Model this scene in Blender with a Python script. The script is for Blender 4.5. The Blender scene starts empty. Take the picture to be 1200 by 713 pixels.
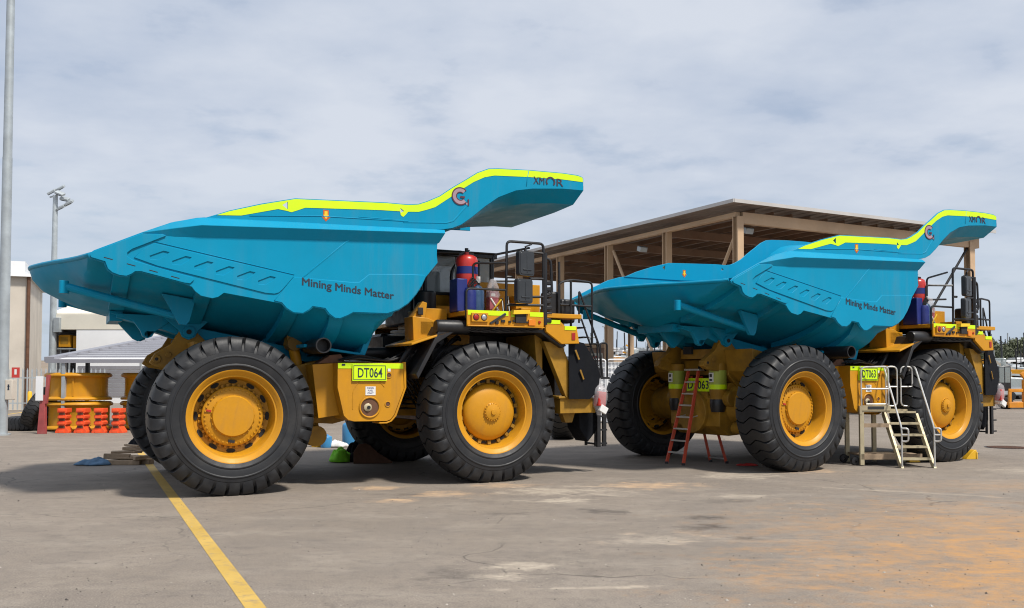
import bpy, math, random
from mathutils import noise as mnoise
from mathutils import Vector, Matrix
random.seed(7)
SC = bpy.context.scene
COL = SC.collection
R = math.radians
PI = math.pi

# ------------------------------------------------------------------ materials
def new_mat(name):
    m = bpy.data.materials.new(name); m.use_nodes = True
    nt = m.node_tree
    return m, nt, nt.nodes['Principled BSDF']

def N(nt, t, **kw):
    n = nt.nodes.new(t)
    for k, v in kw.items():
        setattr(n, k, v)
    return n

def noise(nt, scale, detail=4, rough=0.55, vec=None):
    n = N(nt, 'ShaderNodeTexNoise')
    n.inputs['Scale'].default_value = scale
    n.inputs['Detail'].default_value = detail
    n.inputs['Roughness'].default_value = rough
    if vec is not None: nt.links.new(vec, n.inputs['Vector'])
    return n.outputs['Fac']

def maprange(nt, val, a, b, c=0.0, d=1.0):
    n = N(nt, 'ShaderNodeMapRange')
    n.inputs[1].default_value = a; n.inputs[2].default_value = b
    n.inputs[3].default_value = c; n.inputs[4].default_value = d
    nt.links.new(val, n.inputs[0])
    return n.outputs[0]

def math_n(nt, op, a, b=None):
    n = N(nt, 'ShaderNodeMath', operation=op)
    for i, v in enumerate((a, b)):
        if v is None: continue
        if hasattr(v, 'is_linked') or hasattr(v, 'links'): nt.links.new(v, n.inputs[i])
        else: n.inputs[i].default_value = v
    return n.outputs[0]

def mixc(nt, fac, a, b):
    n = N(nt, 'ShaderNodeMix', data_type='RGBA')
    for sock, v in ((n.inputs[0], fac), (n.inputs[6], a), (n.inputs[7], b)):
        if hasattr(v, 'links'): nt.links.new(v, sock)
        elif isinstance(v, (int, float)): sock.default_value = v
        else: sock.default_value = (*v, 1)
    return n.outputs[2]

def mat(name, col, rough=0.5, metal=0.0, var=0.18, dirt=None, dirt_amt=0.35, scale=3.0, bump=0.0, bscale=40, coat=0.0, spec=0.5, streak=None, scratch=None):
    """painted / plain surface with tonal variation, patchy dirt and a fine bump"""
    m, nt, p = new_mat(name)
    tc = N(nt, 'ShaderNodeTexCoord').outputs['Object']
    f1 = noise(nt, scale, 6, 0.6, tc)
    dark = tuple(c * (1 - var) for c in col); lite = tuple(min(1, c * (1 + var)) for c in col)
    c = mixc(nt, maprange(nt, f1, 0.3, 0.7), dark, lite)
    if dirt:
        f2 = noise(nt, scale * 0.6, 8, 0.7, tc)
        c = mixc(nt, maprange(nt, f2, 0.48, 0.75, 0, dirt_amt), c, dirt)
    if streak:                                   # rain-washed dust running down the sheet
        mp = N(nt, 'ShaderNodeMapping'); mp.inputs['Scale'].default_value = (2.6, 2.6, 0.22); nt.links.new(tc, mp.inputs['Vector'])
        fs = math_n(nt, 'MULTIPLY', maprange(nt, noise(nt, 1.6, 6, 0.65, mp.outputs[0]), 0.50, 0.72), maprange(nt, noise(nt, 0.5, 3, 0.5, tc), 0.40, 0.62))
        c = mixc(nt, math_n(nt, 'MULTIPLY', fs, streak[1]), c, streak[0])
    if scratch:                                  # small scuffs and chips
        fk = noise(nt, 14, 6, 0.75, tc)
        c = mixc(nt, maprange(nt, fk, 0.66, 0.72, 0, scratch[1]), c, scratch[0])
    nt.links.new(c, p.inputs['Base Color'])
    f3 = noise(nt, scale * 2.3, 4, 0.6, tc)
    nt.links.new(maprange(nt, f3, 0.3, 0.7, max(0.02, rough - 0.08), min(1, rough + 0.1)), p.inputs['Roughness'])
    p.inputs['Metallic'].default_value = metal
    p.inputs['Coat Weight'].default_value = coat
    p.inputs['Coat Roughness'].default_value = 0.12
    p.inputs['Specular IOR Level'].default_value = spec
    if bump:
        b = N(nt, 'ShaderNodeBump'); b.inputs['Strength'].default_value = bump; b.inputs['Distance'].default_value = 0.01
        nt.links.new(noise(nt, bscale, 3, 0.6, tc), b.inputs['Height'])
        nt.links.new(b.outputs[0], p.inputs['Normal'])
    return m

M = {}
M['teal'] = mat('teal paint', (0.003, 0.262, 0.445), 0.42, var=0.05, dirt=(0.015, 0.21, 0.33), dirt_amt=0.35, scale=0.9, bump=0.10, bscale=1.6, spec=0.14, streak=((0.10,0.24,0.31),0.30), scratch=((0.10,0.22,0.28),0.4))
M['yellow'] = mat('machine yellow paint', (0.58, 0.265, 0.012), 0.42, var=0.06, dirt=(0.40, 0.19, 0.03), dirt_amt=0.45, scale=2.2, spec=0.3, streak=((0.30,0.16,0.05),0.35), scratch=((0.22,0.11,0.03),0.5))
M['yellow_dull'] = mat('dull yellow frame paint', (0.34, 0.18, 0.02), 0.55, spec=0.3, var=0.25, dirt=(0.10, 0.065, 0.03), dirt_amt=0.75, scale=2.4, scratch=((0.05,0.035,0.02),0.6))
M['hivis'] = mat('reflective lime tape', (0.64, 0.92, 0.0), 0.45, var=0.06, dirt=(0.45,0.62,0.03), dirt_amt=0.4, scale=2.0, scratch=((0.35,0.45,0.05),0.5))
M['faded_red'] = mat('faded red card', (0.36, 0.10, 0.12), 0.5, var=0.15)
M['tyre'] = mat('tyre rubber', (0.0125, 0.0135, 0.016), 0.55, var=0.3, dirt=(0.055, 0.051, 0.047), dirt_amt=0.55, scratch=((0.10,0.095,0.09),0.35), scale=2.0, bump=0.12, bscale=60)
M['black'] = mat('black painted steel', (0.012, 0.012, 0.014), 0.42, var=0.2, dirt=(0.05, 0.045, 0.04), dirt_amt=0.3)
M['rubber'] = mat('black rubber sheet', (0.005, 0.006, 0.009), 0.8, var=0.2, dirt=(0.015, 0.015, 0.015), spec=0.2)
M['plastic'] = mat('black moulded plastic', (0.03, 0.033, 0.037), 0.35, var=0.2)
M['ink'] = mat('dark lettering film', (0.018, 0.03, 0.05), 0.5, var=0.1)
M['purple_ink'] = mat('dark purple lettering film', (0.05, 0.028, 0.045), 0.5, var=0.1)
M['logo_grey'] = mat('mauve grey logo film', (0.36, 0.25, 0.29), 0.5, var=0.1)
M['logo_dark'] = mat('maroon logo film', (0.09, 0.02, 0.035), 0.5, var=0.1)
M['orange_ink'] = mat('orange red decal', (0.55, 0.10, 0.012), 0.5, var=0.08)
M['amber_ink'] = mat('amber decal', (0.85, 0.55, 0.02), 0.5, var=0.05)
M['white'] = mat('white paint', (0.78, 0.78, 0.76), 0.5, var=0.05, dirt=(0.5, 0.48, 0.44), dirt_amt=0.3)
M['red'] = mat('red paint', (0.48, 0.025, 0.018), 0.35, var=0.08, coat=0.3)
M['navy'] = mat('navy blue paint', (0.012, 0.022, 0.16), 0.42, var=0.1)
M['slate'] = mat('slate blue steel bottle', (0.035, 0.075, 0.15), 0.32, metal=0.3, var=0.12)
M['steel'] = mat('bright steel', (0.55, 0.55, 0.56), 0.32, metal=0.9, var=0.12)
M['alu'] = mat('aluminium', (0.66, 0.65, 0.62), 0.42, metal=0.75, var=0.12, dirt=(0.35, 0.31, 0.25), dirt_amt=0.5)
M['galv'] = mat('galvanised steel', (0.42, 0.46, 0.48), 0.5, metal=0.35, var=0.18, scale=1.5, dirt=(0.30, 0.31, 0.30), dirt_amt=0.4)
M['alu_old'] = mat('cream scaffold aluminium', (0.50, 0.43, 0.28), 0.55, metal=0.2, var=0.15, dirt=(0.33, 0.26, 0.16), dirt_amt=0.6)
M['ladder_red'] = mat('red fibreglass', (0.62, 0.085, 0.04), 0.5, var=0.15, dirt=(0.22, 0.08, 0.06), dirt_amt=0.4)
M['barrier'] = mat('orange barrier plastic', (0.90, 0.10, 0.025), 0.5, var=0.12, dirt=(0.6, 0.12, 0.06), dirt_amt=0.4)
M['tan_steel'] = mat('tan painted steel', (0.56, 0.385, 0.235), 0.55, var=0.1, dirt=(0.30, 0.19, 0.12), dirt_amt=0.35, scale=0.6)
M['shed_frame_dark'] = mat('brown purlin steel', (0.22, 0.13, 0.08), 0.6, var=0.25, dirt=(0.24, 0.09, 0.04), dirt_amt=0.6, scale=0.5)
M['roof_under'] = mat('weathered roof sheet', (0.25, 0.20, 0.175), 0.6, var=0.2, dirt=(0.16, 0.08, 0.045), dirt_amt=0.6, scale=0.35)
M['fascia'] = mat('pale grey fascia', (0.50, 0.48, 0.46), 0.5, var=0.1, dirt=(0.35, 0.33, 0.3), dirt_amt=0.3, scale=0.5)
M['concrete'] = mat('beige concrete wall', (0.60, 0.54, 0.46), 0.8, var=0.10, dirt=(0.36, 0.32, 0.27), dirt_amt=0.6, scale=0.35, bump=0.2, bscale=10)
M['wall_white'] = mat('white cladding', (0.84, 0.85, 0.86), 0.5, var=0.05, scale=0.4)
M['cream'] = mat('cream fascia', (0.72, 0.68, 0.58), 0.6, var=0.08, scale=0.4)
M['sheet'] = mat('grey roof sheet', (0.30, 0.30, 0.33), 0.4, metal=0.25, var=0.08, scale=0.5)
M['red_steel'] = mat('faded red steel', (0.36, 0.07, 0.07), 0.6, var=0.2, dirt=(0.26, 0.13, 0.12), dirt_amt=0.6)
M['wood'] = mat('weathered timber', (0.36, 0.26, 0.17), 0.8, var=0.3, dirt=(0.2, 0.15, 0.11), dirt_amt=0.6, scale=5)
M['rust'] = mat('rust brown steel', (0.13, 0.058, 0.03), 0.75, var=0.3, dirt=(0.07, 0.035, 0.02), dirt_amt=0.6)
M['blue_cloth'] = mat('blue cloth', (0.09, 0.17, 0.27), 0.85, var=0.3, scale=6)
M['lime_cloth'] = mat('lime cloth', (0.25, 0.75, 0.03), 0.8, var=0.2, scale=6)
M['red_cloth'] = mat('red cloth', (0.5, 0.03, 0.025), 0.85, var=0.3, scale=8)
M['chock'] = mat('yellow chock plastic', (0.80, 0.45, 0.02), 0.5, var=0.1)
M['orange'] = mat('orange machine paint', (0.72, 0.27, 0.015), 0.45, var=0.1, dirt=(0.4, 0.2, 0.08), dirt_amt=0.4)
M['brick'] = mat('brown brickwork', (0.33, 0.21, 0.15), 0.8, var=0.18, scale=2)
M['sign_red'] = mat('red sign film', (0.55, 0.05, 0.04), 0.5, var=0.05)
M['dark_gap'] = mat('dark interior', (0.02, 0.02, 0.022), 0.8, var=0.2)
M['leaf_a'] = mat('grey green gum leaves', (0.10, 0.115, 0.062), 0.7, var=0.4, scale=0.8)
M['bark'] = mat('grey bark', (0.16, 0.13, 0.10), 0.9, var=0.3)
M['blue_paint'] = mat('blue plastic', (0.05, 0.25, 0.5), 0.4, var=0.1)
M['lamp_glass'] = mat('floodlight glass', (0.55, 0.58, 0.6), 0.15, var=0.05)
M['amber_lens'] = mat('amber lens', (0.75, 0.22, 0.01), 0.2, var=0.05)
M['red_lens'] = mat('red lens', (0.35, 0.015, 0.01), 0.2, var=0.05)
M['lime_steel'] = mat('dusty lime band', (0.36, 0.42, 0.06), 0.5, var=0.15)

def glass_mat(name, col, rough=0.06, alpha=0.75):
    m, nt, p = new_mat(name)
    p.inputs['Base Color'].default_value = (*col, 1)
    tc = N(nt, 'ShaderNodeTexCoord').outputs['Object']
    nt.links.new(maprange(nt, noise(nt, 2.0, 4, 0.6, tc), 0.3, 0.7, rough, rough + 0.12), p.inputs['Roughness'])
    p.inputs['Alpha'].default_value = alpha
    return m
M['glass'] = glass_mat('tinted cab glass', (0.42, 0.48, 0.48), 0.06, 0.5)
M['film'] = glass_mat('clear plastic bag', (0.75, 0.73, 0.75), 0.12, 0.30)

# ------------------------------------------------------------------ mesh builder
class MB:
    warp = None
    def __init__(s):
        s.v = []; s.f = []; s.mi = []; s.T = Matrix.Identity(4); s.cm = 0
    def _add(s, vs, fs, m=None):
        b = len(s.v); s.v += [s.T @ Vector(v) for v in vs]
        for f in fs:
            s.f.append([b + i for i in f]); s.mi.append(s.cm if m is None else m)
        return s
    def box(s, c, d, rot=None, m=None):
        x, y, z = [q / 2 for q in d]
        vs = [Vector(p) for p in ((-x,-y,-z),(x,-y,-z),(x,y,-z),(-x,y,-z),(-x,-y,z),(x,-y,z),(x,y,z),(-x,y,z))]
        if rot is not None:
            rm = Matrix.Rotation(rot[2],3,'Z') @ Matrix.Rotation(rot[1],3,'Y') @ Matrix.Rotation(rot[0],3,'X')
            vs = [rm @ v for v in vs]
        c = Vector(c)
        return s._add([v + c for v in vs], [(0,3,2,1),(4,5,6,7),(0,1,5,4),(1,2,6,5),(2,3,7,6),(3,0,4,7)], m)
    def span(s, a, b, m=None):
        return s.box([(p+q)/2 for p, q in zip(a, b)], [abs(q-p) for p, q in zip(a, b)], m=m)
    def prism(s, pts, a, b, axis='y', m=None):
        """2D outline (xz for axis y, xy for z, yz for x) extruded from a to b"""
        def P(p, t):
            if axis == 'y': return (p[0], t, p[1])
            if axis == 'z': return (p[0], p[1], t)
            return (t, p[0], p[1])
        n = len(pts)
        area = sum(pts[i][0]*pts[(i+1)%n][1]-pts[(i+1)%n][0]*pts[i][1] for i in range(n))
        lo, hi = min(a,b), max(a,b)
        ccw = area > 0
        if axis == 'y': ccw = not ccw
        if not ccw: pts = list(reversed(pts))
        vs = [P(p, lo) for p in pts] + [P(p, hi) for p in pts]
        fs = [list(reversed(range(n))), list(range(n, 2*n))]
        ky = [(round(p[0],4), round(p[1],4)) for p in pts]
        es = {(ky[i], ky[(i+1) % n]) for i in range(n)}
        for i in range(n):
            j = (i+1) % n
            if (ky[j], ky[i]) in es: continue          # slit of a keyhole: no wall
            fs.append((i, j, n+j, n+i))
        return s._add(vs, fs, m)
    def tube(s, path, r, n=8, m=None, closed=False, caps=True):
        path = [Vector(p) for p in path]; k = len(path)
        rs = r if isinstance(r, (list, tuple)) else [r]*k
        vs = []; fs = []
        prev = None
        for i, p in enumerate(path):
            a = path[i-1] if (i > 0 or closed) else p
            b = path[(i+1) % k] if (i < k-1 or closed) else p
            t = (b - a)
            if t.length < 1e-9: t = Vector((0,0,1))
            t.normalize()
            if prev is None:
                u = t.orthogonal().normalized()
            else:
                u = (prev - t * prev.dot(t))
                u = u.normalized() if u.length > 1e-6 else t.orthogonal().normalized()
            prev = u; w = t.cross(u)
            for j in range(n):
                an = 2*PI*j/n
                vs.append(p + (u*math.cos(an) + w*math.sin(an)) * rs[i])
        for i in range(k if closed else k-1):
            for j in range(n):
                q = (i+1) % k
                fs.append((i*n+j, i*n+(j+1)%n, q*n+(j+1)%n, q*n+j))
        if caps and not closed:
            fs.append(list(reversed(range(n)))); fs.append([(k-1)*n+j for j in range(n)])
        return s._add(vs, fs, m)
    def lathe(s, prof, n=32, axis='y', c=(0,0,0), m=None, a0=0.0):
        """profile of (radius, height along axis)"""
        vs = []; fs = []; k = len(prof)
        for j in range(n):
            an = a0 + 2*PI*j/n
            ca, sa = math.cos(an), math.sin(an)
            for r, h in prof:
                if axis == 'y': v = (r*ca, h, r*sa)
                elif axis == 'z': v = (r*ca, r*sa, h)
                else: v = (h, r*ca, r*sa)
                vs.append((v[0]+c[0], v[1]+c[1], v[2]+c[2]))
        for j in range(n):
            q = (j+1) % n
            for i in range(k-1):
                f = (j*k+i, j*k+i+1, q*k+i+1, q*k+i)
                fs.append(f if axis == 'y' else tuple(reversed(f)))
        return s._add(vs, fs, m)
    def cyl(s, a, b, r, n=16, m=None):
        return s.tube([a, b], r, n, m)
    def grid(s, rows, m=None):
        k = len(rows[0]); vs = [p for r in rows for p in r]; fs = []
        for i in range(len(rows)-1):
            for j in range(k-1):
                fs.append((i*k+j, i*k+j+1, (i+1)*k+j+1, (i+1)*k+j))
        return s._add(vs, fs, m)
    def build(s, name, mats, parent=None, loc=(0,0,0), rotz=0.0, smooth=40, bevel=0.0, recalc=True, seg=2):
        me = bpy.data.meshes.new(name)
        me.from_pydata([tuple(MB.warp(v) if MB.warp else v) for v in s.v], [], s.f)
        if not isinstance(mats, (list, tuple)): mats = [mats]
        for m in mats: me.materials.append(M[m] if isinstance(m, str) else m)
        me.polygons.foreach_set('material_index', s.mi)
        if recalc:
            import bmesh
            bm = bmesh.new(); bm.from_mesh(me)
            bmesh.ops.recalc_face_normals(bm, faces=bm.faces); bm.to_mesh(me); bm.free()
        if smooth:
            me.polygons.foreach_set('use_smooth', [True]*len(me.polygons))
            me.set_sharp_from_angle(angle=R(smooth))
        me.update()
        o = bpy.data.objects.new(name, me); COL.objects.link(o)
        o.location = loc; o.rotation_euler = (0,0,rotz)
        if parent is not None: o.parent = parent
        if bevel:
            b = o.modifiers.new('bevel','BEVEL'); b.width = bevel; b.segments = seg; b.limit_method = 'ANGLE'; b.angle_limit = R(35)
            b.harden_normals = False
        return o

def arc(cx, cy, r, a0, a1, n=8):
    return [(cx + r*math.cos(R(a0+(a1-a0)*i/n)), cy + r*math.sin(R(a0+(a1-a0)*i/n))) for i in range(n+1)]

def roundpath(pts, r=0.08, n=4):
    """3D polyline with rounded corners"""
    pts = [Vector(p) for p in pts]; out = [pts[0]]
    for i in range(1, len(pts)-1):
        a, p, b = pts[i-1], pts[i], pts[i+1]
        d1 = (a-p); d2 = (b-p); l = min(r, d1.length*0.45, d2.length*0.45)
        s, e = p + d1.normalized()*l, p + d2.normalized()*l
        for k in range(n+1):
            t = k/n
            out.append(s*(1-t)**2 + p*2*t*(1-t) + e*t*t)
    out.append(pts[-1]); return out

def text_geo(txt, size=1.0, depth=0.01, bold=0.0, spacing=1.0):
    cu = bpy.data.curves.new('t', 'FONT'); cu.body = txt; cu.size = size; cu.extrude = depth/2; cu.offset = bold; cu.space_character = spacing
    cu.resolution_u = 3
    ob = bpy.data.objects.new('t', cu); COL.objects.link(ob)
    bpy.context.view_layer.update()
    me = ob.to_mesh()
    vs = [v.co.copy() for v in me.vertices]; fs = [list(p.vertices) for p in me.polygons]
    ob.to_mesh_clear(); bpy.data.objects.remove(ob); bpy.data.curves.remove(cu)
    return vs, fs

def add_text(mb, txt, x0, x1, z0, z1, y, depth=0.006, bold=0.0, m=None, slope=0.0, facing=-1, spacing=1.0):
    """text in an xz plane at y, fitted into the box; facing -1 reads from -y, +1 from +y"""
    vs, fs = text_geo(txt, 1.0, 1.0, bold, spacing)
    ax = min(v.x for v in vs); bx = max(v.x for v in vs); ay = min(v.y for v in vs); by = max(v.y for v in vs)
    out = []
    for v in vs:
        u = (v.x-ax)/(bx-ax); w = (v.y-ay)/(by-ay)
        X = x0 + (x1-x0)*u if facing < 0 else x1 - (x1-x0)*u
        Z = z0 + (z1-z0)*w + slope*(X-x0)
        out.append((X, y + facing*(-v.z)*-1*depth, Z))
    mb._add(out, fs, m)

def thing(name, label, cat, loc=(0,0,0), rotz=0.0, group=None):
    o = bpy.data.objects.new(name, None); COL.objects.link(o)
    o.empty_display_size = 0.3
    o.location = loc; o.rotation_euler = (0,0,rotz)
    o['label'] = label; o['category'] = cat
    if group: o['group'] = group
    return o
def tag(o, label, cat, group=None):
    o['label'] = label; o['category'] = cat
    if group: o['group'] = group
    return o
def struct(o):
    o['kind'] = 'structure'; return o
def kids(o):
    return [c for c in bpy.data.objects if c.parent == o]
def copy_tree(o, parent=None):
    c = o.copy(); COL.objects.link(c)
    if parent is not None: c.parent = parent
    for ch in kids(o): copy_tree(ch, c)
    return c
def interp(tab, x):
    if x <= tab[0][0]: return tab[0][1]
    for (a, b), (c, d) in zip(tab, tab[1:]):
        if x <= c: return b + (d-b)*(x-a)/(c-a)
    return tab[-1][1]
# ------------------------------------------------------------------ wheels
RT = 1.53
def tyre_mb(hw=0.465, steps=34):
    mb = MB()
    # lug (outer) profile: (y, radius) from centre to shoulder
    prof = [(0.0,1.530),(0.12,1.529),(0.24,1.524),(0.33,1.512),(0.385,1.488),(0.42,1.445),(0.447,1.375),(0.462,1.29),(0.466,1.245)]
    def under(y, r):
        return r - (0.10 if r > 1.42 else 0.10*max(0.0,(r-1.20)/0.22))
    # carcass, one side mirrored
    side = [(under(y,r), y) for y, r in prof] + [(1.238,0.455),(1.23,0.472),(1.17,0.480),(1.155,0.494),(1.14,0.494),(1.125,0.482),(1.03,0.478),(1.0,0.470),(0.985,0.480),(0.965,0.480),(0.95,0.466),(0.90,0.448),(0.86,0.425),(0.82,0.39)]
    full = [(r,-y) for r, y in reversed(side[1:])] + side
    mb.lathe(full, 96, 'y')
    ys = [-y for y, r in reversed(prof[1:])] + [y for y, r in prof]
    rr = [r for y, r in reversed(prof[1:])] + [r for y, r in prof]
    pit = 2*PI/steps
    for k in range(steps):
        a = k*pit
        top0=[];top1=[];bot0=[];bot1=[]
        for y, r in zip(ys, rr):
            wob = 0.17*pit*math.sin(y/0.46*PI*1.5) + 0.10*pit*(1 if y>0 else -1)*min(1,abs(y)/0.1)
            e = max(0.0, (abs(y)-0.25)/0.22)
            gap = pit*(0.06 + 0.085*min(1,e))
            a0 = a + gap + wob; a1 = a + pit - gap + wob
            ru = under(y, r) - 0.01
            top0.append((r*math.cos(a0), y, r*math.sin(a0))); top1.append((r*math.cos(a1), y, r*math.sin(a1)))
            bot0.append((ru*math.cos(a0-0.01), y, ru*math.sin(a0-0.01))); bot1.append((ru*math.cos(a1+0.01), y, ru*math.sin(a1+0.01)))
        am = [((p[0]+q[0])/2*1.0006,(p[1]+q[1])/2,(p[2]+q[2])/2*1.0006) for p,q in zip(top0,top1)]
        mb.grid([bot0, top0, am, top1, bot1])
    return mb

def rim_mb(kind):
    """outer face at -y; flange plane y=-0.44"""
    mb = MB()
    prof = [(0.80,0.40),(0.84,0.43),(0.885,0.44),(0.895,0.40),(0.80,0.36),(0.78,0.1),(0.78,-0.28),(0.845,-0.36),(0.895,-0.395),(0.90,-0.425),(0.888,-0.442),(0.865,-0.438),(0.845,-0.415),(0.80,-0.395),(0.785,-0.375),(0.755,-0.37),(0.745,-0.34),(0.72,-0.10)]
    if kind == 'rear':
        prof += [(0.70,-0.02),(0.62,0.0),(0.55,0.0)]
    else:
        prof += [(0.71,-0.06),(0.64,-0.03),(0.55,-0.03)]
    mb.lathe(prof, 72, 'y')
    if kind == 'rear':
        for k in range(12):                         # dark hand holes round the disc
            an = 2*PI*(k+0.35)/12
            mb.T = Matrix.Rotation(-an,4,'Y')
            pts = [(0.665+0.045*math.cos(t)*0.9, 0.085*math.sin(t)) for t in [2*PI*i/14 for i in range(14)]]
            mb.prism(pts, -0.03, 0.02, 'y', m=1)
            mb.T = Matrix.Identity(4)
        for k in range(36):
            an = 2*PI*k/36; mb.box((0.595*math.cos(an),-0.02,0.595*math.sin(an)),(0.05,0.07,0.05),rot=(0,-an,0))
    else:
        for k in range(18):                         # clamp wedges
            an = 2*PI*k/18; mb.box((0.665*math.cos(an),-0.075,0.665*math.sin(an)),(0.085,0.07,0.075),rot=(0,-an,0),m=2)
            an += 0.17; mb.box((0.665*math.cos(an),-0.05,0.665*math.sin(an)),(0.05,0.06,0.12),rot=(0,-an,0),m=1)
    return mb
def hub_mb(kind):
    mb = MB()
    if kind == 'rear':
        mb.lathe([(0.56,0.02),(0.575,-0.08),(0.57,-0.13),(0.545,-0.15),(0.40,-0.165),(0.395,-0.20),(0.375,-0.225),(0.12,-0.23),(0.001,-0.23)], 64, 'y')
        for k in range(40):
            an = 2*PI*k/40; mb.cyl((0.515*math.cos(an),-0.13,0.515*math.sin(an)),(0.515*math.cos(an),-0.175,0.515*math.sin(an)),0.017,6)
        for k in range(22):
            an = 2*PI*k/22; mb.cyl((0.392*math.cos(an),-0.15,0.392*math.sin(an)),(0.392*math.cos(an),-0.2,0.392*math.sin(an)),0.02,6)
        mb.box((-0.46,-0.17,0.02),(0.09,0.03,0.035),m=1)
        mb.box((0.07,-0.17,-0.475),(0.12,0.03,0.05),m=2)
    else:
        mb.lathe([(0.61,-0.02),(0.615,-0.10),(0.58,-0.16),(0.50,-0.205),(0.40,-0.24),(0.28,-0.262),(0.20,-0.27),(0.195,-0.29),(0.17,-0.305),(0.165,-0.325),(0.10,-0.345),(0.06,-0.352),(0.055,-0.375),(0.001,-0.378)], 64, 'y')
        for k in range(20):
            an = 2*PI*k/20; mb.cyl((0.182*math.cos(an),-0.28,0.182*math.sin(an)),(0.182*math.cos(an),-0.318,0.182*math.sin(an)),0.013,6)
    return mb
MESH = {}
def wheel(parent, kind, x, y, rz, spin=0.0):
    key = 'rim'+kind
    if key not in MESH:
        MESH[key] = rim_mb(kind).build('wheel', ['yellow','dark_gap','yellow_dull'], parent)
        MESH['hub'+kind] = hub_mb(kind).build('hub', ['yellow','red','dark_gap'], MESH[key])
        if 'tyre' not in MESH:
            MESH['tyre'] = tyre_mb().build('tyre', 'tyre', MESH[key], smooth=35)
        else:
            t = MESH['tyre'].copy(); COL.objects.link(t); t.parent = MESH[key]
        w = MESH[key]
    else:
        w = copy_tree(MESH[key], parent)
    w.location = (x, y, RT-0.035); w.rotation_euler = (0, spin, rz)
    return w

# ------------------------------------------------------------------ traced outlines of the truck's side (metres, x forward, z up)
YB = 3.28
BOARD = [(-0.6,5.19),(-0.4,5.27),(-0.16,5.37),(0.41,5.55),(0.96,5.69),(1.04,5.71),(1.94,5.75),(2.85,5.79),(3.29,5.79),(3.51,5.82),(3.69,5.89),(3.97,6.03),(4.24,6.23),(4.53,6.42),(4.81,6.61),(5.06,6.72),(5.3,6.75),(6.0,6.79),(6.82,6.81),(7.16,6.80),(7.26,6.77),(7.29,6.74),(7.29,6.46),
         (6.82,6.45),(6.1,6.38),(5.7,6.30),(5.3,6.12),(5.01,5.91),(4.68,5.63),(4.45,5.46),(4.25,5.37),(4.06,5.33),(3.6,5.27),(1.5,5.20)]
STRIPE_TOP = [(-0.38,5.262),(-0.16,5.352),(0.41,5.53),(0.96,5.672),(1.04,5.692),(1.94,5.732),(2.85,5.772),(3.29,5.772),(3.51,5.802),(3.69,5.872),(3.97,6.012),(4.24,6.212),(4.53,6.402),(4.81,6.592),(5.06,6.70),(5.3,6.732),(6.0,6.772),(6.82,6.792),(7.16,6.78),(7.25,6.755),(7.275,6.73),(7.275,6.65)]
STRIPE_LOW = [(6.82,6.66),(6.0,6.63),(5.2,6.58),(4.97,6.52),(4.72,6.39),(4.43,6.19),(4.15,5.98),(3.87,5.78),(3.69,5.71),(3.51,5.65),(3.29,5.635),(3.24,5.57),(3.19,5.52),(3.14,5.55),(3.12,5.63),(2.71,5.62),(1.94,5.58),(1.23,5.54),(1.07,5.47),(0.97,5.43),(0.88,5.45),(0.72,5.47),(0.05,5.29)]
WALL = [(-2.49,4.39),(-2.4,4.47),(-1.65,4.84),(-1.16,5.06),(-0.73,5.18),(-0.6,5.20),(4.06,5.31),(3.91,5.0),(3.9,4.79),(3.92,4.62),(3.80,4.47),(3.66,4.3),(3.58,4.12),(3.46,3.93),(3.30,3.74),(3.1,3.60),(2.86,3.51),(2.17,3.51),(2.07,3.45),(1.91,3.385),(1.81,3.39),(1.68,3.47),(1.61,3.57),(1.39,3.60),(1.32,3.53),(1.2,3.46),(1.02,3.47),(0.88,3.55),(0.79,3.65),(-0.24,3.81),(-0.34,3.73),(-0.44,3.70),(-0.64,3.74),(-0.74,3.82),(-0.8,3.90),(-0.93,3.95),(-1.64,4.12),(-1.74,4.115),(-1.80,4.06),(-1.88,4.02),(-1.99,4.03),(-2.11,4.07),(-2.19,4.14),(-2.24,4.26),(-2.47,4.33)]
REARPLATE = [(-2.46,4.385),(-2.38,4.46),(-1.65,4.815),(-1.30,4.83),(-1.24,4.81),(-1.79,4.53),(-1.87,4.46),(-1.87,4.39),(-1.76,4.32),(-0.79,4.07),(-0.76,4.03),(-0.83,3.955),(-0.93,3.965),(-1.64,4.135),(-1.74,4.13),(-1.80,4.08),(-1.88,4.04),(-1.99,4.05),(-2.10,4.09),(-2.175,4.155),(-2.22,4.28),(-2.44,4.34)]
LOWPLATE = [(0.66,3.70),(1.02,4.17),(2.12,4.12),(2.29,4.13),(2.49,4.30),(3.33,4.34),(3.64,4.34),(3.57,4.13),(3.45,3.94),(3.29,3.75),(3.09,3.615),(2.86,3.53),(2.17,3.53),(2.06,3.465),(1.91,3.40),(1.81,3.405),(1.70,3.485),(1.62,3.59),(1.38,3.62),(1.31,3.55),(1.2,3.48),(1.02,3.485),(0.89,3.565),(0.80,3.67)]
SEAM = [(2.30,5.18),(2.33,5.18),(0.69,3.70),(0.66,3.70)]
def keyhole(outline, idx, hole):
    """outline with a hole joined to vertex idx by a slit"""
    return outline[:idx+1] + hole + [hole[0]] + outline[idx:]
TRI1 = [(0.90,5.63),(0.80,5.555),(0.90,5.48)]
TRI2 = [(3.13,5.70),(3.13,5.60),(3.21,5.64)]

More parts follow.
